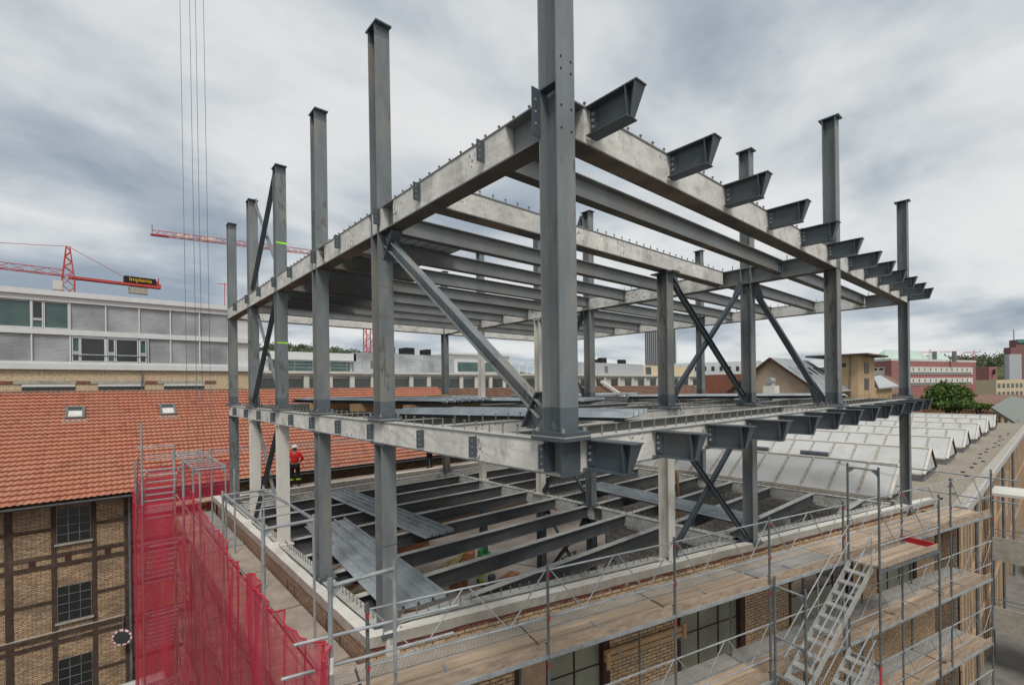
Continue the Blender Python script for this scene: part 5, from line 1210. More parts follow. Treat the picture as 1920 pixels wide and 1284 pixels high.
fbox(bh, 'wall', 'tower_brick', farz(1655, 0, 97), farz(1700, 0, 101), 5, -13.5, -2.2)

# pink factory
pk = thing('pink_factory', 'long pink factory block with white window bands and mint green roof', 'building', tuple(farz(1672, -13.5, 110)))
c = farz(1672, 0, 110); l = farz(1622, 0, 118); dr = (FW*math.cos(rad(65))+RT*math.sin(rad(65))); 
den = dr.dot(FW); kx = (1830-960)/F
# length so that the far corner shows at the right of the facade
v = c-CAM; tlen = (kx*v.dot(FW)-v.dot(RT))/(dr.dot(RT)-kx*dr.dot(FW)); r_ = c+dr*tlen
ztp = far(1672, 676, 110).z; zbt = -13.5
q = [l, c, r_, r_+(l-c)*1.0]
mb = MB(); mb.add([(v.x, v.y, zbt) for v in q]+[(v.x, v.y, ztp) for v in q], [(3, 2, 1, 0), (4, 5, 6, 7), (0, 1, 5, 4), (1, 2, 6, 5), (2, 3, 7, 6), (3, 0, 4, 7)]); mb.build('wall', 'pink', pk)
bk = (l-c); ctr = (q[0]+q[1]+q[2]+q[3])/4
mb = MB(); rf = [v+(v-ctr)*0.01 for v in q]; mb.add([(v.x, v.y, ztp+0.01) for v in rf]+[(v.x, v.y, ztp+0.5) for v in rf], [(3, 2, 1, 0), (4, 5, 6, 7), (0, 1, 5, 4), (1, 2, 6, 5), (2, 3, 7, 6), (3, 0, 4, 7)]); mb.build('cornice', 'pale_wall', pk)
for s0_, s1_ in ((0.02, 0.55), (0.60, 0.80)):
    A = [c+dr*tlen*s0_+bk*0.3, c+dr*tlen*s1_+bk*0.3, c+dr*tlen*s1_+bk*0.9, c+dr*tlen*s0_+bk*0.9]; rg = [A[0]+bk*0.25+dr*3, A[1]+bk*0.25-dr*3]
    mb = MB(); mb.add([(v.x, v.y, ztp+0.5) for v in A]+[(v.x, v.y, ztp+3.0) for v in rg], [(0, 1, 5, 4), (1, 2, 5), (2, 3, 4, 5), (3, 0, 4)]); mb.build('roof', 'mint', pk)
nrm = Vector((dr.y, -dr.x, 0)); 
if nrm.dot(FW) > 0: nrm = -nrm
Mp = Matrix((dr, nrm, UP)).transposed().to_4x4(); Mp.translation = Vector((c.x, c.y, 0))
for za, zb in ((far(1672, 697, 110).z-0.6, far(1672, 688, 110).z+0.1), (far(1672, 716, 110).z-0.8, far(1672, 709, 110).z)):
    mb = MB(Mp); mb.box(3.0, tlen-2.0, 0, 0.15, za, zb); bd = mb.build('window_band', 'pale_wall', pk)
    n = 26
    for i in range(n):
        x = 3.4+(tlen-6)*i/n; mb = MB(Mp); mb.box(x, x+(tlen-6)/n*0.86, 0.16, 0.2, za+0.15, za+0.5)
        mb.build('window', 'glass_mid', bd)
        if i % 2 == 0: mb = MB(Mp); mb.box(x, x+(tlen-6)/n*0.3, 0.16, 0.2, zb-0.9, zb-0.25); mb.build('window', 'glass_mid', bd)
mb = MB(Mp); mb.box(6, tlen-3, 0, 0.1, -6, -3.4); mb.build('lower_glazing', 'glass_mid', pk)
dl = (l-c).normalized(); nl = Vector((-dl.y, dl.x, 0)); 
if nl.dot(FW) > 0: nl = -nl
Ml = Matrix((dl, nl, UP)).transposed().to_4x4(); Ml.translation = Vector((c.x, c.y, 0)); LL_ = (l-c).length
mb = MB(Ml); mb.box(LL_*0.25, LL_*0.95, 0, 0.12, ztp-4.6, ztp-1.4); bd = mb.build('window_band', 'pale_wall', pk)
for i in range(3):
    x = LL_*(0.27+0.23*i)
    for za, zb in ((ztp-4.4, ztp-3.8), (ztp-2.1, ztp-1.6)): mb = MB(Ml); mb.box(x, x+LL_*0.16, 0.13, 0.16, za, zb); mb.build('window', 'glass_dark', bd)
for px in (1753, 1790):
    b_ = farz(px, 0, 120); mb = MB(); mb.tube((b_.x, b_.y, ztp), (b_.x, b_.y, ztp+2.6), 0.45, 12); mb.build('chimney', 'gutter', pk)
# cream building right
cbd = thing('cream_block', 'cream apartment block with rows of dark windows at the right edge', 'building', tuple(farz(1860, -13.5, 170)))
a, b, e = farz(1830, 0, 175), farz(1868, 0, 165), farz(1990, 0, 190)
z1 = far(1868, 712, 165).z
q = [a, b, e, e+(a-b)]
mb = MB(); mb.add([(v.x, v.y, -13.5) for v in q]+[(v.x, v.y, z1) for v in q], [(4, 5, 6, 7), (0, 1, 5, 4), (1, 2, 6, 5), (2, 3, 7, 6), (3, 0, 4, 7)]); mb.build('wall', 'cream', cbd)
for (A, B, n) in ((b, e, 16), (a, b, 2)):
    d_ = (B-A).normalized(); n_ = Vector((d_.y, -d_.x, 0)); 
    if n_.dot(FW) > 0: n_ = -n_
    M_ = Matrix((d_, n_, UP)).transposed().to_4x4(); M_.translation = Vector((A.x, A.y, 0)); Lx = (B-A).length
    for r in range(4):
        for i in range(n): mb = MB(M_); x = Lx*(i+0.3)/n; mb.box(x, x+Lx/n*0.55, 0.02, 0.1, z1-1.9-2.9*r-0.9, z1-1.9-2.9*r+0.6); mb.build('window', 'glass_mid', cbd)
rb2 = thing('red_block', 'small red brick block between the pink factory and the tall tower', 'building', tuple(farz(1850, -13.5, 230)))
fbox(rb2, 'wall', 'pink', farz(1840, 0, 235), farz(1870, 0, 225), 3.2, -13.5, far(1850, 688, 230).z)
fbox(rb2, 'window_row', 'glass_dark', farz(1843, 0, 234), farz(1867, 0, 224), 0.3, far(1850, 702, 230).z, far(1850, 693, 230).z)
th_ = thing('tall_tower', 'tall dark red office tower with teal top and mast at the right edge', 'building', tuple(farz(1905, -13.5, 430)))
D_ = 430
fbox(th_, 'main_block', 'tallred', farz(1906, 0, D_), farz(1990, 0, D_), 6, -13.5, far(1900, 637, D_).z)
fbox(th_, 'side_block', 'tallred', farz(1896, 0, D_-4), farz(1907, 0, D_-4), 6, -13.5, far(1885, 652, D_).z)
fbox(th_, 'teal_crown', 'teal', farz(1909, 0, D_-1), farz(1990, 0, D_-1), 1, far(1900, 643, D_).z, far(1900, 636.5, D_).z)
fbox(th_, 'grey_slab', 'grey_panel', farz(1893, 0, D_-20), farz(1916, 0, D_-20), 4, -13.5, far(1885, 664, D_-20).z)
mb = MB(); p = farz(1902, 0, D_+5); mb.tube((p.x, p.y, far(1902, 637, D_).z), (p.x, p.y, far(1902, 617, D_).z), 0.5, 6); mb.build('mast', 'galv', th_)
gt = thing('glass_tower', 'distant blue grey high rise with vertical stripes', 'building', tuple(farz(1240, -13.5, 520)))
D_ = 520; zt_ = far(1240, 600, D_).z; zm = far(1240, 684, D_).z
fbox(gt, 'core', 'grey_panel', farz(1210, 0, D_), farz(1245, 0, D_-6), 9, -13.5, zt_)
fbox(gt, 'core', 'pale_wall', farz(1245.2, 0, D_-6), farz(1270, 0, D_+6), 9, -13.5, zt_)
for i in range(9):
    a = 1211.0+3.7*i; dd = D_-1.0-6*(a-1210)/35
    fbox(gt, 'window_strip', 'glass_mid', farz(a, 0, dd), farz(a+1.7, 0, dd-0.2), 0.5, -5, zt_-2)
for i in range(5):
    a = 1247+4.6*i; dd = D_-7.2+12*(a-1245)/25
    fbox(gt, 'window_strip', 'glass_green', farz(a, 0, dd), farz(a+2.2, 0, dd+0.5), 0.5, -5, zt_-2)
# white strip building behind the hall
wb = thing('terrace_block', 'long white and grey block on the skyline behind the braced columns', 'building', tuple(farz(1340, -13.5, 160)))
a, b = farz(1255, 0, 165), farz(1425, 0, 150)
fbox(wb, 'wall', 'office_white', a, b, 20, -13.5, far(1340, 679, 157).z)
for i in range(11):
    a = 1257+15.4*i; D1 = 163-15*(a-1255)/170
    fbox(wb, 'window', 'glass_dark', farz(a, 0, D1-1), farz(a+6, 0, D1-1.5), 0.4, far(a, 696, D1).z, far(a, 687, D1).z)
rbm = thing('brick_block', 'low red brick block behind the brown roof, by the gabled house', 'building', tuple(farz(1350, -13.5, 80)))
fbox(rbm, 'wall', 'lintel', farz(1322, 0, 82), farz(1392, 0, 78), 10, -13.5, far(1350, 702, 80).z)
# yard roofs at the right edge
gr = thing('green_roof_house', 'low building with grey green pitched roof at the right edge', 'building', tuple(farz(1905, -13.5, 75)))
P_ = [far(1858, 763, 78), far(1962, 829, 60), far(1980, 760, 95), far(1896, 742, 100)]
mb = MB(); mb.add(P_+[v-UP*0.4 for v in P_], [(0, 1, 2, 3), (7, 6, 5, 4), (0, 4, 5, 1), (1, 5, 6, 2), (2, 6, 7, 3), (3, 7, 4, 0)]); mb.build('roof', 'green_roof', gr)
fbox(gr, 'wall', 'old_timber', farz(1861, 0, 79.5), farz(1962, 0, 61.5), 10, -13.5, -6.0)
for i in range(8):
    f = i/8; fbox(gr, 'post', 'cap_side', farz(1862+100*f, 0, 79-18*f), farz(1863+100*f, 0, 78.8-18*f), 0.3, -13.5, -5.0)
br2 = thing('barn_roof', 'wide brown tiled roof behind the round tree', 'building', tuple(farz(1850, -13.5, 115)))
P_ = [far(1796, 764, 105), far(1900, 772, 105), far(1925, 740, 125), far(1812, 738, 125)]
mb = MB(); mb.add(P_+[v-UP*0.4 for v in P_], [(0, 1, 2, 3), (7, 6, 5, 4), (0, 4, 5, 1), (1, 5, 6, 2), (2, 6, 7, 3), (3, 7, 4, 0)]); mb.build('roof', 'tile_brown', br2)
fbox(br2, 'wall', 'tower_brick', farz(1800, 0, 106), farz(1898, 0, 106), 15, -13.5, P_[0].z-0.3)

# ================================================================== trees
def leaf_cloud(c, rx, ry, rz, n, size, seed, lo=0.35):
    r_ = random.Random(seed); mb = MB(); lumps = [(Vector((r_.gauss(0, 1), r_.gauss(0, 1), r_.gauss(0, 0.8))).normalized(), r_.uniform(0.35, 0.78)) for _ in range(60)]
    for i in range(n):
        d, q = r_.choice(lumps); o = d*q + Vector((r_.gauss(0, 1), r_.gauss(0, 1), r_.gauss(0, 1))).normalized()*0.30*r_.random()**0.4
        if o.z < -0.75: continue
        p = Vector(c)+Vector((o.x*rx, o.y*ry, o.z*rz)); s = size*r_.uniform(0.6, 1.3)
        a = Vector((r_.gauss(0, 1), r_.gauss(0, 1), r_.gauss(0.3, 0.6))).normalized(); b = a.orthogonal().normalized()
        b = (b*math.cos(r_.random()*6)+a.cross(b)*math.sin(r_.random()*6)); e = a.cross(b)
        mb.add([p-b*s, p+e*s*0.6, p+b*s, p-e*s*0.6], [(0, 1, 2, 3)], 0 if r_.random() < 0.7 else 1)
    return mb
def tree(name, label, c, r, h, seed, n=5000, size=0.2, group=None):
    t = thing(name, label, 'tree', (c.x, c.y, -13.5), group)
    mb = MB(); base = Vector((c.x, c.y, -13.5)); top = Vector((c.x, c.y, c.z))
    for k in range(4):
        p, q = base.lerp(top, k/4), base.lerp(top, (k+1)/4); mb.tube(p, q, r*0.10*(1-k/6), 8)
    rr2 = random.Random(seed)
    for k in range(7):
        d = Vector((rr2.gauss(0, 1), rr2.gauss(0, 1), 0.7)).normalized(); mb.tube(base.lerp(top, 0.6+0.05*k), top+Vector((d.x*r*0.6, d.y*r*0.6, d.z*h*0.4)), r*0.03, 6)
    mb.build('trunk', 'bark', t); leaf_cloud(c, r, r, h, n, size, seed).build('crown', ['leaf', 'leaf_light'], t)
c = far(1777, 744, 88); tree('round_tree', 'big round dark green tree before the pink factory', c, 4.1, 3.3, 11, 9000, 0.24)
c = far(1790, 758, 84); tree('shrub_tree', 'small tree crowding the foot of the big round tree', c, 3.4, 1.2, 12, 3000, 0.16)
c = far(1838, 762, 90); tree('hedge_shrub', 'low green shrub right of the big round tree', c, 2.6, 0.8, 13, 2500, 0.14)
c = Vector((29, -3.6, -12.6)); tree('yard_shrub', 'young bare shrub with few leaves in the yard corner', c, 1.0, 0.9, 14, 250, 0.08)
def forest(name, label, pts, D, depth, seed, n):
    r_ = random.Random(seed); mb = MB()
    for i in range(n):
        px = r_.uniform(pts[0][0], pts[-1][0])
        for (xa, ya), (xb, yb) in zip(pts[:-1], pts[1:]):
            if xa <= px <= xb: top = ya+(yb-ya)*(px-xa)/(xb-xa)
        f = r_.random(); Dk = D+depth*f; p = far(px, top+ (1-f)*14+r_.uniform(-1.5, 3), Dk); s = D*0.006*r_.uniform(0.7, 1.5)
        for j in range(34):
            a = Vector((r_.gauss(0, 1), r_.gauss(0, 1), r_.gauss(0, 1))).normalized(); b = a.orthogonal().normalized(); e = a.cross(b); c_ = p+Vector((r_.gauss(0, 1)*s*0.7, r_.gauss(0, 1)*s*0.7, r_.gauss(0, 1)*s*0.6)); k = s*0.26
            mb.add([c_-b*k, c_+e*k, c_+b*k, c_-e*k], [(0, 1, 2, 3)])
    o = mb.build(name, 'forest'); tag(o, label, 'forest', None, 'stuff')
forest('wooded_hill', 'wooded hill on the skyline behind the white penthouse', [(470, 652), (530, 645), (600, 652), (690, 664), (760, 668)], 330, 60, 3, 420)
forest('wooded_hill', 'wooded hill on the skyline by the tall dark red tower', [(1640, 672), (1780, 672), (1830, 669), (1900, 664), (1990, 660)], 600, 100, 4, 420)
mb = MB()
hp = [(-200, 735), (300, 700), (470, 668), (600, 664), (800, 676), (1000, 700), (1300, 700), (1640, 684), (1800, 680), (1900, 672), (2100, 664)]
A = [far(x, y, 900) for x, y in hp]; vs = A+[Vector((v.x, v.y, -13.6)) for v in A]+[v+FW*400-UP*0 for v in A]
n = len(A); mb.add(vs, [(i, i+1, n+i+1, n+i) for i in range(n-1)]+[(i, 2*n+i, 2*n+i+1, i+1) for i in range(n-1)]); struct('far_hills', mb, 'forest')

# ================================================================== tower cranes
def lattice_bar(mb, p, q, w, n, r=0.09, flat=False):
    p, q = Vector(p), Vector(q); a = (q-p).normalized(); u = Vector((0, 0, 1)) if abs(a.z) < 0.9 else Vector((1, 0, 0)); s = a.cross(u).normalized(); u = s.cross(a).normalized()
    cs = [s*w/2+u*w/2, -s*w/2+u*w/2, -s*w/2-u*w/2, s*w/2-u*w/2] if not flat else [u*w*0.8, -s*w/2, s*w/2]
    for c_ in cs: mb.tube(p+c_, q+c_, r, 5)
    m_ = len(cs)
    for i in range(n):
        t0, t1 = i/n, (i+1)/n
        for k in range(m_):
            c0_, c1_ = cs[k], cs[(k+1) % m_]
            if i % 2: c0_, c1_ = c1_, c0_
            mb.tube(p.lerp(q, t0)+c0_, p.lerp(q, t1)+c1_, r*0.6, 4)
zj = far(131, 520, 90).z
M0 = farz(131, 0, 90); ctip = farz(303, 0, 100.4); jd = (ctip-M0).normalized()
c1 = thing('tower_crane', 'red tower crane over the office block, black and yellow sign on its counter jib', 'crane', (M0.x, M0.y, -13.5), 'red tower cranes')
mb = MB(); lattice_bar(mb, (M0.x, M0.y, -13.5), (M0.x, M0.y, zj+0.2), 1.7, 20, 0.11); mb.build('mast', 'crane_red', c1)
mb = MB(); M1 = Vector((M0.x, M0.y, zj)); ap_ = Vector((M0.x, M0.y, far(131, 462, 90).z)); 
for sx, sy in ((1, 1), (1, -1), (-1, 1), (-1, -1)): mb.tube(M1+Vector((sx*0.8, sy*0.8, 0)), ap_+Vector((sx*0.25, sy*0.25, 0)), 0.11, 5)
for k in range(6):
    f0, f1 = k/6, (k+1)/6; w0, w1 = 0.8-0.55*f0, 0.8-0.55*f1; sg = 1 if k % 2 else -1
    for sy in (-1, 1): mb.tube(M1.lerp(ap_, f0)+Vector((sg*w0, sy*w0, 0)), M1.lerp(ap_, f1)+Vector((-sg*w1, sy*w1, 0)), 0.07, 4)
mb.build('tower_head', 'crane_red', c1)
mb = MB(); ct = M1+jd*(ctip-M0).length; ct.z = zj
for s_ in (-0.6, 0.6): 
    sv_ = jd.cross(UP)*s_; mb.bar(M1+sv_, ct+sv_, 0.25, 0.45)
mb.bar(M1, ct, 1.1, 0.1); mb.build('counter_jib', 'crane_red', c1)
jt = M1-jd*52; mb = MB(); lattice_bar(mb, M1-jd*0.6+UP*0.2, jt+UP*0.2, 1.4, 22, 0.075, flat=True); mb.build('jib', 'crane_red', c1)
mb = MB(); mb.tube(ap_, M1+jd*(ct-M1).length*0.72+UP*0.3, 0.05, 4); mb.tube(ap_, jt+jd*16+UP*1.0, 0.05, 4); mb.build('stay_rope', 'crane_red', c1)
sc_ = M1+jd*(ct-M1).length*0.76+UP*1.0; svn = jd.cross(UP); 
if svn.dot(FW) > 0: svn = -svn
mb = MB(); mb.bar(sc_-jd*2.6, sc_+jd*2.6, 1.3, 1.2, upv=(0, 0, 1)); sg_ = mb.build('sign_board', 'dark', c1)
mb = MB(); mb.bar(ct-jd*5.2-UP*1.1, ct-jd*2.2-UP*1.1, 1.2, 1.3); mb.build('counterweight', 'cap_side', c1)
mb = MB(); mb.bar(ct-jd*2.4+UP*0.75, ct-jd*0.5+UP*0.75, 1.0, 1.0); mb.bar(ct-jd*0.4+UP*0.2, ct+UP*0.2, 1.2, 0.9); mb.tube(ct-jd*0.3, ct-jd*0.3+UP*2.0, 0.1, 5); mb.build('winch', 'crane_red', c1)
mb = MB(); mb.bar(M1-jd*2.2-UP*1.9+svn*1.0, M1-jd*0.9-UP*1.9+svn*1.0, 1.1, 1.7); mb.build('cab', 'pale_wall', c1)
tcv = bpy.data.curves.new('lettering', 'FONT'); tcv.body = 'Implenia'; tcv.size = 1.12; tcv.extrude = 0.02; tcv.align_x = 'CENTER'; tcv.align_y = 'CENTER'; tcv.materials.append(MATS['yellow'])
to = bpy.data.objects.new('lettering', tcv); SC.collection.objects.link(to)
xd = jd if jd.dot(RT) > 0 else -jd
Mt = Matrix((xd, UP, xd.cross(UP))).transposed().to_4x4(); Mt.translation = sc_+svn*0.70
to.matrix_world = Mt
bpy.context.view_layer.update(); me_ = bpy.data.meshes.new_from_object(to.evaluated_get(bpy.context.evaluated_depsgraph_get()))
bpy.data.objects.remove(to); lo_ = bpy.data.objects.new('lettering', me_); SC.collection.objects.link(lo_); lo_.parent = sg_
Mt2 = Mt.copy(); Mt2.translation = Mt.translation - Vector(sg_['_org']); lo_.matrix_local = Mt2
# second crane
M0 = farz(692, 0, 130); zj2 = far(692, 489, 130).z; tip = farz(289, 0, 106); j2 = (tip-M0).normalized()
c2 = thing('tower_crane', 'red tower crane whose long jib ends in the open sky, mast behind the frame', 'crane', (M0.x, M0.y, -13.5), 'red tower cranes')
mb = MB(); lattice_bar(mb, (M0.x, M0.y, -13.5), (M0.x, M0.y, zj2), 2.0, 26, 0.14); mb.build('mast', 'crane_red', c2)
mb = MB(); tp = Vector((tip.x, tip.y, zj2)); lattice_bar(mb, Vector((M0.x, M0.y, zj2)), tp, 1.3, 30, 0.085, flat=True); mb.bar(tp-j2*3-UP*0.05, tp+j2*0.3-UP*0.05, 0.9, 0.35); mb.build('jib', 'crane_red', c2)
mb = MB(); mb.tube(tp+UP*0.1, tp+UP*2.2, 0.06, 4); mb.build('mast_light', 'dark', c2)
mb = MB(); mb.bar(tp-j2*4.5+UP*0.6, tp-j2*7.5+UP*0.6, 0.1, 1.0); mb.bar(tp-j2*9+UP*0.5, tp-j2*12+UP*0.5, 0.1, 1.0); mb.build('jib_panel', 'skyframe', c2)
# small distant cranes near the horizon
for k, (px0, py0, px1, py1, pm, lab) in enumerate(((1668, 662, 1792, 655, 1745, 'faint distant red crane jib above the pink factory'), (1806, 662, 1835, 666, 1827, 'small distant red crane by the wooded hill'))):
    D1 = 300; a, b = far(px0, py0, D1), far(px1, py1, D1); t = thing('distant_crane', lab, 'crane', tuple(farz(pm, -13.5, D1)), 'distant cranes')
    mb = MB(); b.z = a.z; lattice_bar(mb, a, b, 0.9, 16, 0.07, flat=True); mb.build('jib', 'crane_red', t)
    mb = MB(); p = farz(pm, 0, D1); lattice_bar(mb, (p.x, p.y, -13.5), (p.x, p.y, a.z+2), 0.8, 12, 0.05); mb.build('mast', 'crane_red', t)

# ================================================================== people
def skin_obj(name, m_, joints, edges, radii, parent, sub=2, root=0):
    me = bpy.data.meshes.new(name); me.from_pydata([Vector(j) for j in joints], edges, []); ob = bpy.data.objects.new(name, me); SC.collection.objects.link(ob); ob.parent = parent
    bm = bmesh.new(); bm.from_mesh(me); lay = bm.verts.layers.skin.verify(); bm.verts.ensure_lookup_table()
    for i, v in enumerate(bm.verts):
        r_ = radii[i]; v[lay].radius = (r_, r_) if not isinstance(r_, tuple) else r_; v[lay].use_root = (i == root)
    bm.to_mesh(me); bm.free(); me.materials.append(MATS[m_])
    md = ob.modifiers.new('skin', 'SKIN'); md.use_smooth_shade = True
    ms = ob.modifiers.new('sub', 'SUBSURF'); ms.levels = sub; ms.render_levels = sub
    return ob
def person(label, loc, rotz, jacket, trouser, helmet, pose=None, jk_part='jacket', stripes=None, cap='helmet'):
    """figure 1.8 m tall facing local +y"""
    t = thing('person', label, 'person', loc); t.rotation_euler = (0, 0, rotz)
    P = dict(pel=(0, 0, .95), abd=(0, 0.0, 1.12), che=(0, 0.0, 1.34), nek=(0, 0.0, 1.50), hed=(0, .02, 1.60), top=(0, .02, 1.72),
             shL=(-.17, 0, 1.42), elL=(-.27, -.02, 1.16), wrL=(-.20, .18, 1.04), shR=(.17, 0, 1.42), elR=(.29, -.02, 1.17), wrR=(.22, .18, 1.06),
             hiL=(-.09, 0, .90), knL=(-.12, .02, .50), anL=(-.13, -.02, .09), hiR=(.09, 0, .90), knR=(.12, .02, .50), anR=(.13, -.02, .09))
    if pose: P.update(pose)
    V = {k: Vector(v) for k, v in P.items()}
    J = []; E_ = []; Rr = []; idx = {}
    def add(k, v, r_, pa=None):
        idx[k] = len(J); J.append(v); Rr.append(r_)
        if pa is not None: E_.append((idx[pa], idx[k]))
    add('pel', V['pel'], (.13, .10)); add('abd', V['abd'], (.125, .095), 'pel'); add('che', V['che'], (.15, .105), 'abd'); add('nek', V['nek'], .055, 'che'); add('hed', V['hed'], (.078, .092), 'nek'); add('top', V['top'], (.068, .085), 'hed')
    fwd = Vector((0, 1, 0)); hd = (V['top']-V['nek']).normalized()
    add('nose', V['hed']+fwd*0.095, .014, 'hed')
    for s in 'LR':
        add('sh'+s, V['sh'+s], .052, 'che'); add('el'+s, V['el'+s], .042, 'sh'+s); add('wr'+s, V['wr'+s], .028, 'el'+s)
        d = (V['wr'+s]-V['el'+s]).normalized(); sx = -1 if s == 'L' else 1
        add('pa'+s, V['wr'+s]+d*0.08, (.034, .018), 'wr'+s)
        side = d.cross(UP).normalized()
        for k, (o, ln) in enumerate(((-.028, .062), (-.010, .074), (.010, .070), (.028, .054))):
            add('f%d%s' % (k, s), V['wr'+s]+d*(0.11)+side*o-UP*0.004, .009, 'pa'+s); add('g%d%s' % (k, s), V['wr'+s]+d*(0.10+ln)+side*o-UP*0.03, .0075, 'f%d%s' % (k, s))
        add('t'+s, V['wr'+s]+d*0.07-side*sx*0.045-UP*0.01, .010, 'pa'+s)
        add('hi'+s, V['hi'+s], .085, 'pel'); add('kn'+s, V['kn'+s], .058, 'hi'+s); add('an'+s, V['an'+s], .038, 'kn'+s)
        add('to'+s, V['an'+s]+Vector((0, .15, -.05)), .03, 'an'+s)
    skin_obj('body', 'skin', J, E_, Rr, t)
    # jacket
    jj = [V['pel']+UP*0.02, V['abd'], V['che'], V['nek']-(V['nek']-V['che'])*0.25]; je = [(0, 1), (1, 2), (2, 3)]; jr = [(.165, .13), (.158, .125), (.178, .13), (.075, .075)]
    for s in 'LR':
        b = len(jj); jj += [V['sh'+s], V['el'+s], V['wr'+s]]; jr += [.078, .062, .048]; je += [(2, b), (b, b+1), (b+1, b+2)]
    skin_obj(jk_part, jacket, jj, je, jr, t)
    tj = [V['pel']]; te = []; tr_ = [(.15, .12)]
    for s in 'LR':
        b = len(tj); tj += [V['hi'+s], V['kn'+s], V['an'+s]+UP*0.02]; tr_ += [.105, .082, .07]; te += [(0, b), (b, b+1), (b+1, b+2)]
    skin_obj('trousers', trouser, tj, te, tr_, t)
    for s in 'LR':
        a = V['an'+s]; skin_obj('boot', 'trouser', [a+Vector((0, -.03, .03)), a+Vector((0, -.02, -.045)), a+Vector((0, .09, -.05)), a+Vector((0, .17, -.055))], [(0, 1), (1, 2), (2, 3)], [.055, .05, .045, .035], t, sub=1)
        if stripes:
            d = (V['an'+s]-V['kn'+s]).normalized(); c_ = V['kn'+s].lerp(V['an'+s], 0.35); mb = MB(); mb.tube(c_, c_+d*0.05, 0.088, 12); o = mb.build('reflective_band', stripes, org=(0, 0, 0)); o.parent = t; o.location = (0, 0, 0)
    # hair and helmet
    mb = MB(); c_ = V['hed']+hd*0.055; rings = []
    def dome(mb, c_, ax, r_, h, nseg=16, rows=6, brim=0.0, sc=1.18):
        u = ax.orthogonal().normalized(); u = fwd - ax*fwd.dot(ax); u.normalize(); v = ax.cross(u); vs = []
        for j in range(rows+1):
            a = math.pi/2*j/rows
            for i in range(nseg):
                b = 2*math.pi*i/nseg; vs.append(c_+ax*h*math.sin(a)+(u*math.cos(b)*sc+v*math.sin(b))*r_*max(0.02, math.cos(a)))
        mb.add(vs, [(j*nseg+i, j*nseg+(i+1) % nseg, (j+1)*nseg+(i+1) % nseg, (j+1)*nseg+i) for j in range(rows) for i in range(nseg)])
        if brim:
            vs = []
            for i in range(nseg):
                b = 2*math.pi*i/nseg; vs += [c_+(u*math.cos(b)*sc+v*math.sin(b))*r_, c_-ax*0.008+(u*math.cos(b)*sc+v*math.sin(b))*(r_+brim*(1.6 if math.cos(b) > 0.4 else 0.5))]
            mb.add(vs, [(2*i, 2*i+1, 2*((i+1) % nseg)+1, 2*((i+1) % nseg)) for i in range(nseg)])
    mb = MB(); dome(mb, V['hed']-hd*0.03-fwd*0.03, hd, 0.088, 0.13); o = mb.build('hair', 'hair', org=(0, 0, 0), smooth=True); o.parent = t; o.location = (0, 0, 0)
    if helmet:
        mb = MB(); dome(mb, c_, hd, 0.115, 0.125, brim=0.03); o = mb.build(cap, helmet, org=(0, 0, 0), smooth=True); o.parent = t; o.location = (0, 0, 0)
    return t
p = person('worker in red jacket and white helmet, back turned, standing on the rear wall', (3.05, 20.4, -4.05), rad(-20), 'jacket', 'trouser', 'helmet_white', stripes='hivis')
p.scale = (1.22, 1.22, 1.15)
p = person('person in dark trousers half hidden behind the lower deck beam', (10.6, 20.6, -4.05), rad(10), 'trouser', 'trouser', 'helmet_white')
p.scale = (1.05, 1.05, 1.05)
person('worker in green hooded top and lime trousers looking down on the floor below', (7.95, 12.25, -7.6), rad(215), 'green_cloth', 'hivis', 'helmet_white',
       pose=dict(abd=(0, .03, 1.12), che=(0, .09, 1.33), nek=(0, .15, 1.47), hed=(0, .22, 1.55), top=(0, .29, 1.65), shL=(-.17, .10, 1.40), elL=(-.26, .16, 1.14), wrL=(-.10, .34, 1.05), shR=(.17, .10, 1.40), elR=(.26, .16, 1.14), wrR=(.10, .34, 1.05), knL=(-.14, .05, .5), anL=(-.16, -.12, .09), knR=(.12, .08, .5), anR=(.14, .06, .09)), stripes='tape_white').scale = (1.15, 1.15, 1.1)
q = S(13.0, -0.75, -6.85)
person('worker in blue overalls inside the open street side window', tuple(q), rad(160), 'blue_cloth', 'blue_cloth', 'orange_cloth')

# ================================================================== things lying on the floor below
def clutter(n):
    kinds = [('board', 'plank', 1.4, 0.25, 0.05, 'grey brown board'), ('crate', 'osb', 0.6, 0.5, 0.4, 'small reddish crate'), ('board', 'osb', 1.1, 0.5, 0.04, 'reddish offcut board'), ('bucket', 'galv_dark', 0.3, 0.3, 0.35, 'dark bucket'), ('pack', 'insul', 0.7, 0.4, 0.3, 'dull yellow pack')]
    pos = sorted((rr.uniform(1.5, 9.8), rr.uniform(9.0, 18.5)) for k in range(n))
    for k, (x, y) in enumerate(pos):
        nm, m_, sx, sy, sz, ds = kinds[k % 5]
        M_ = Matrix.Translation((x, y, -7.59)) @ Matrix.Rotation(rr.uniform(0, 3), 4, 'Z'); mb = MB(M_)
        if nm == 'bucket': mb.tube((0, 0, 0), (0, 0, sz), 0.16, 12)
        else:
            mb.box(-sx/2, sx/2, -sy/2, sy/2, 0, sz)
            if nm == 'crate': mb.box(-sx/2-0.02, sx/2+0.02, -sy/2-0.02, sy/2+0.02, sz*0.42, sz*0.55)
        tag(mb.build(nm, m_), '%s on the floor below, %s of its kind from the left wall' % (ds, ORD[k//5]), nm, 'loose site material on the floor below')
clutter(26)
for k in range(7):
    x0 = 5.2+0.26*k; mb = MB(); mb.bar((x0, 12.6+0.1*k, -7.5+0.02*(k % 3)), (x0+2.6, 14.9+0.1*k, -7.5+0.02*(k % 3)), 0.16, 0.08)
    tag(mb.build('yellow_profile', 'insul'), 'yellow formwork bar lying on the floor below, %s from the left' % ORD[k], 'bar', 'yellow bars on the floor below')
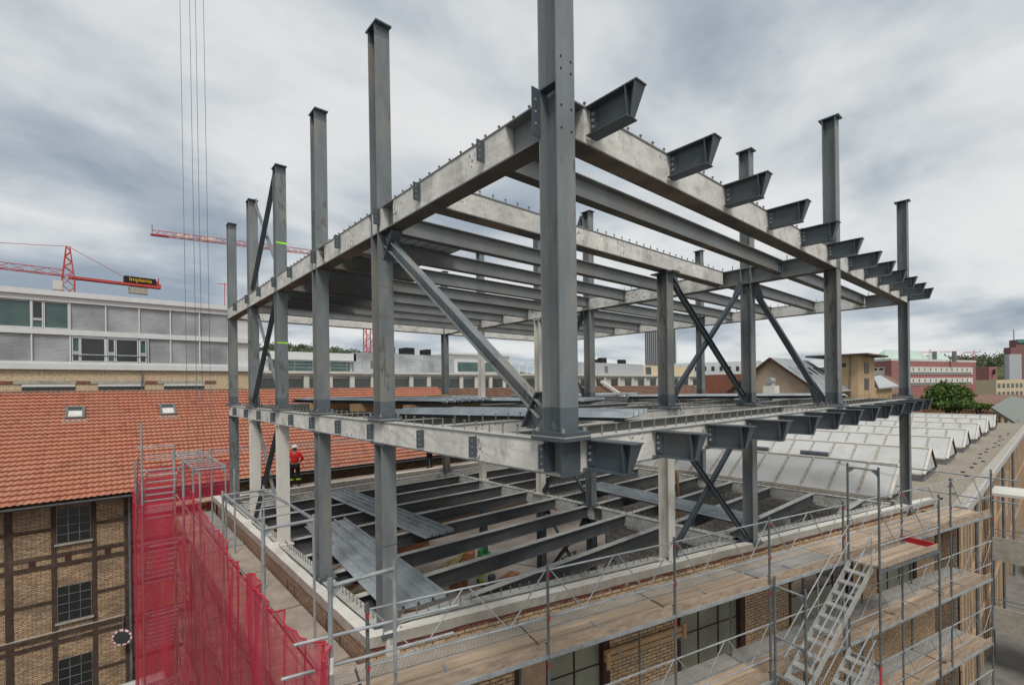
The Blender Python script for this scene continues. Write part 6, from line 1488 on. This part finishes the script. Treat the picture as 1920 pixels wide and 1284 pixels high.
def trestle(x, y, rz, label):
    t = thing('trestle', label, 'trestle', (x, y, -7.6), 'dark trestles on the floor below'); t.rotation_euler = (0, 0, rz)
    def pt(mb, nm): o = mb.build(nm, 'galv_dark', org=(0, 0, 0)); o.parent = t; o.location = (0, 0, 0)
    mb = MB(); mb.tube((-0.6, 0, 0.9), (0.6, 0, 0.9), 0.03, 6); pt(mb, 'bar')
    for sx in (-1, 1):
        for sy in (-1, 1): mb = MB(); mb.tube((sx*0.5, 0, 0.9), (sx*0.6, sy*0.35, 0), 0.025, 6); pt(mb, 'leg')
for k, (x, y, r_) in enumerate(((11.9, 8.6, 0.3), (12.2, 6.4, 1.1), (9.2, 9.6, 0.8), (13.9, 8.6, 1.4), (11.4, 10.4, 0.2))): trestle(x, y, r_, 'dark steel trestle on the floor below, %s from the right street corner' % ORD[k])
def cuboid(name, label, cat, x, y, z, sx, sy, sz, rz, m_, group=None):
    M_ = Matrix.Translation((x, y, z)) @ Matrix.Rotation(rz, 4, 'Z'); mb = MB(M_); mb.box(-sx/2, sx/2, -sy/2, sy/2, 0, sz); 
    return tag(mb.build(name, m_), label, cat, group)
for k in range(8):
    cuboid('board', 'reddish board in the scrap heap below, %s in the heap' % ORD[k], 'board', 12.6+rr.uniform(-.9, .9), 6.2+rr.uniform(-.6, .6), -7.59+0.06*k, rr.uniform(.8, 1.5), rr.uniform(.2, .5), 0.05, rr.uniform(0, 3), 'osb', 'scrap boards on the floor below')
cuboid('plywood_sheet', 'large grey plywood sheet on the floor below', 'board', 12.2, 12.6, -7.58, 2.6, 2.4, 0.03, 0.5, 'cap_side')
cuboid('plywood_sheet', 'brown plywood sheet on the floor below, left part', 'board', 4.0, 13.5, -7.58, 2.0, 1.2, 0.03, 0.9, 'plank')
cuboid('insulation_pack', 'yellow insulation pack by the middle column foot', 'pack', 10.9, 6.3, -7.6, 0.9, 0.7, 0.7, 0.4, 'insul')
cuboid('brick_pallet', 'pallet of reddish blocks at the back of the floor below', 'pallet', 7.6, 17.4, -7.6, 1.4, 1.0, 1.1, 0.2, 'osb')
for k, (x, y) in enumerate(((15.9, 7.6), (16.6, 4.7))):
    mb = MB(); mb.bar((x, y, -7.6), (x+0.2, y+0.35, -3.4), 0.14, 0.10); tag(mb.build('timber_prop', 'timber'), ('taller' if k == 0 else 'shorter')+' yellow timber prop standing in the right bay', 'timber', 'timber props in the right bay')
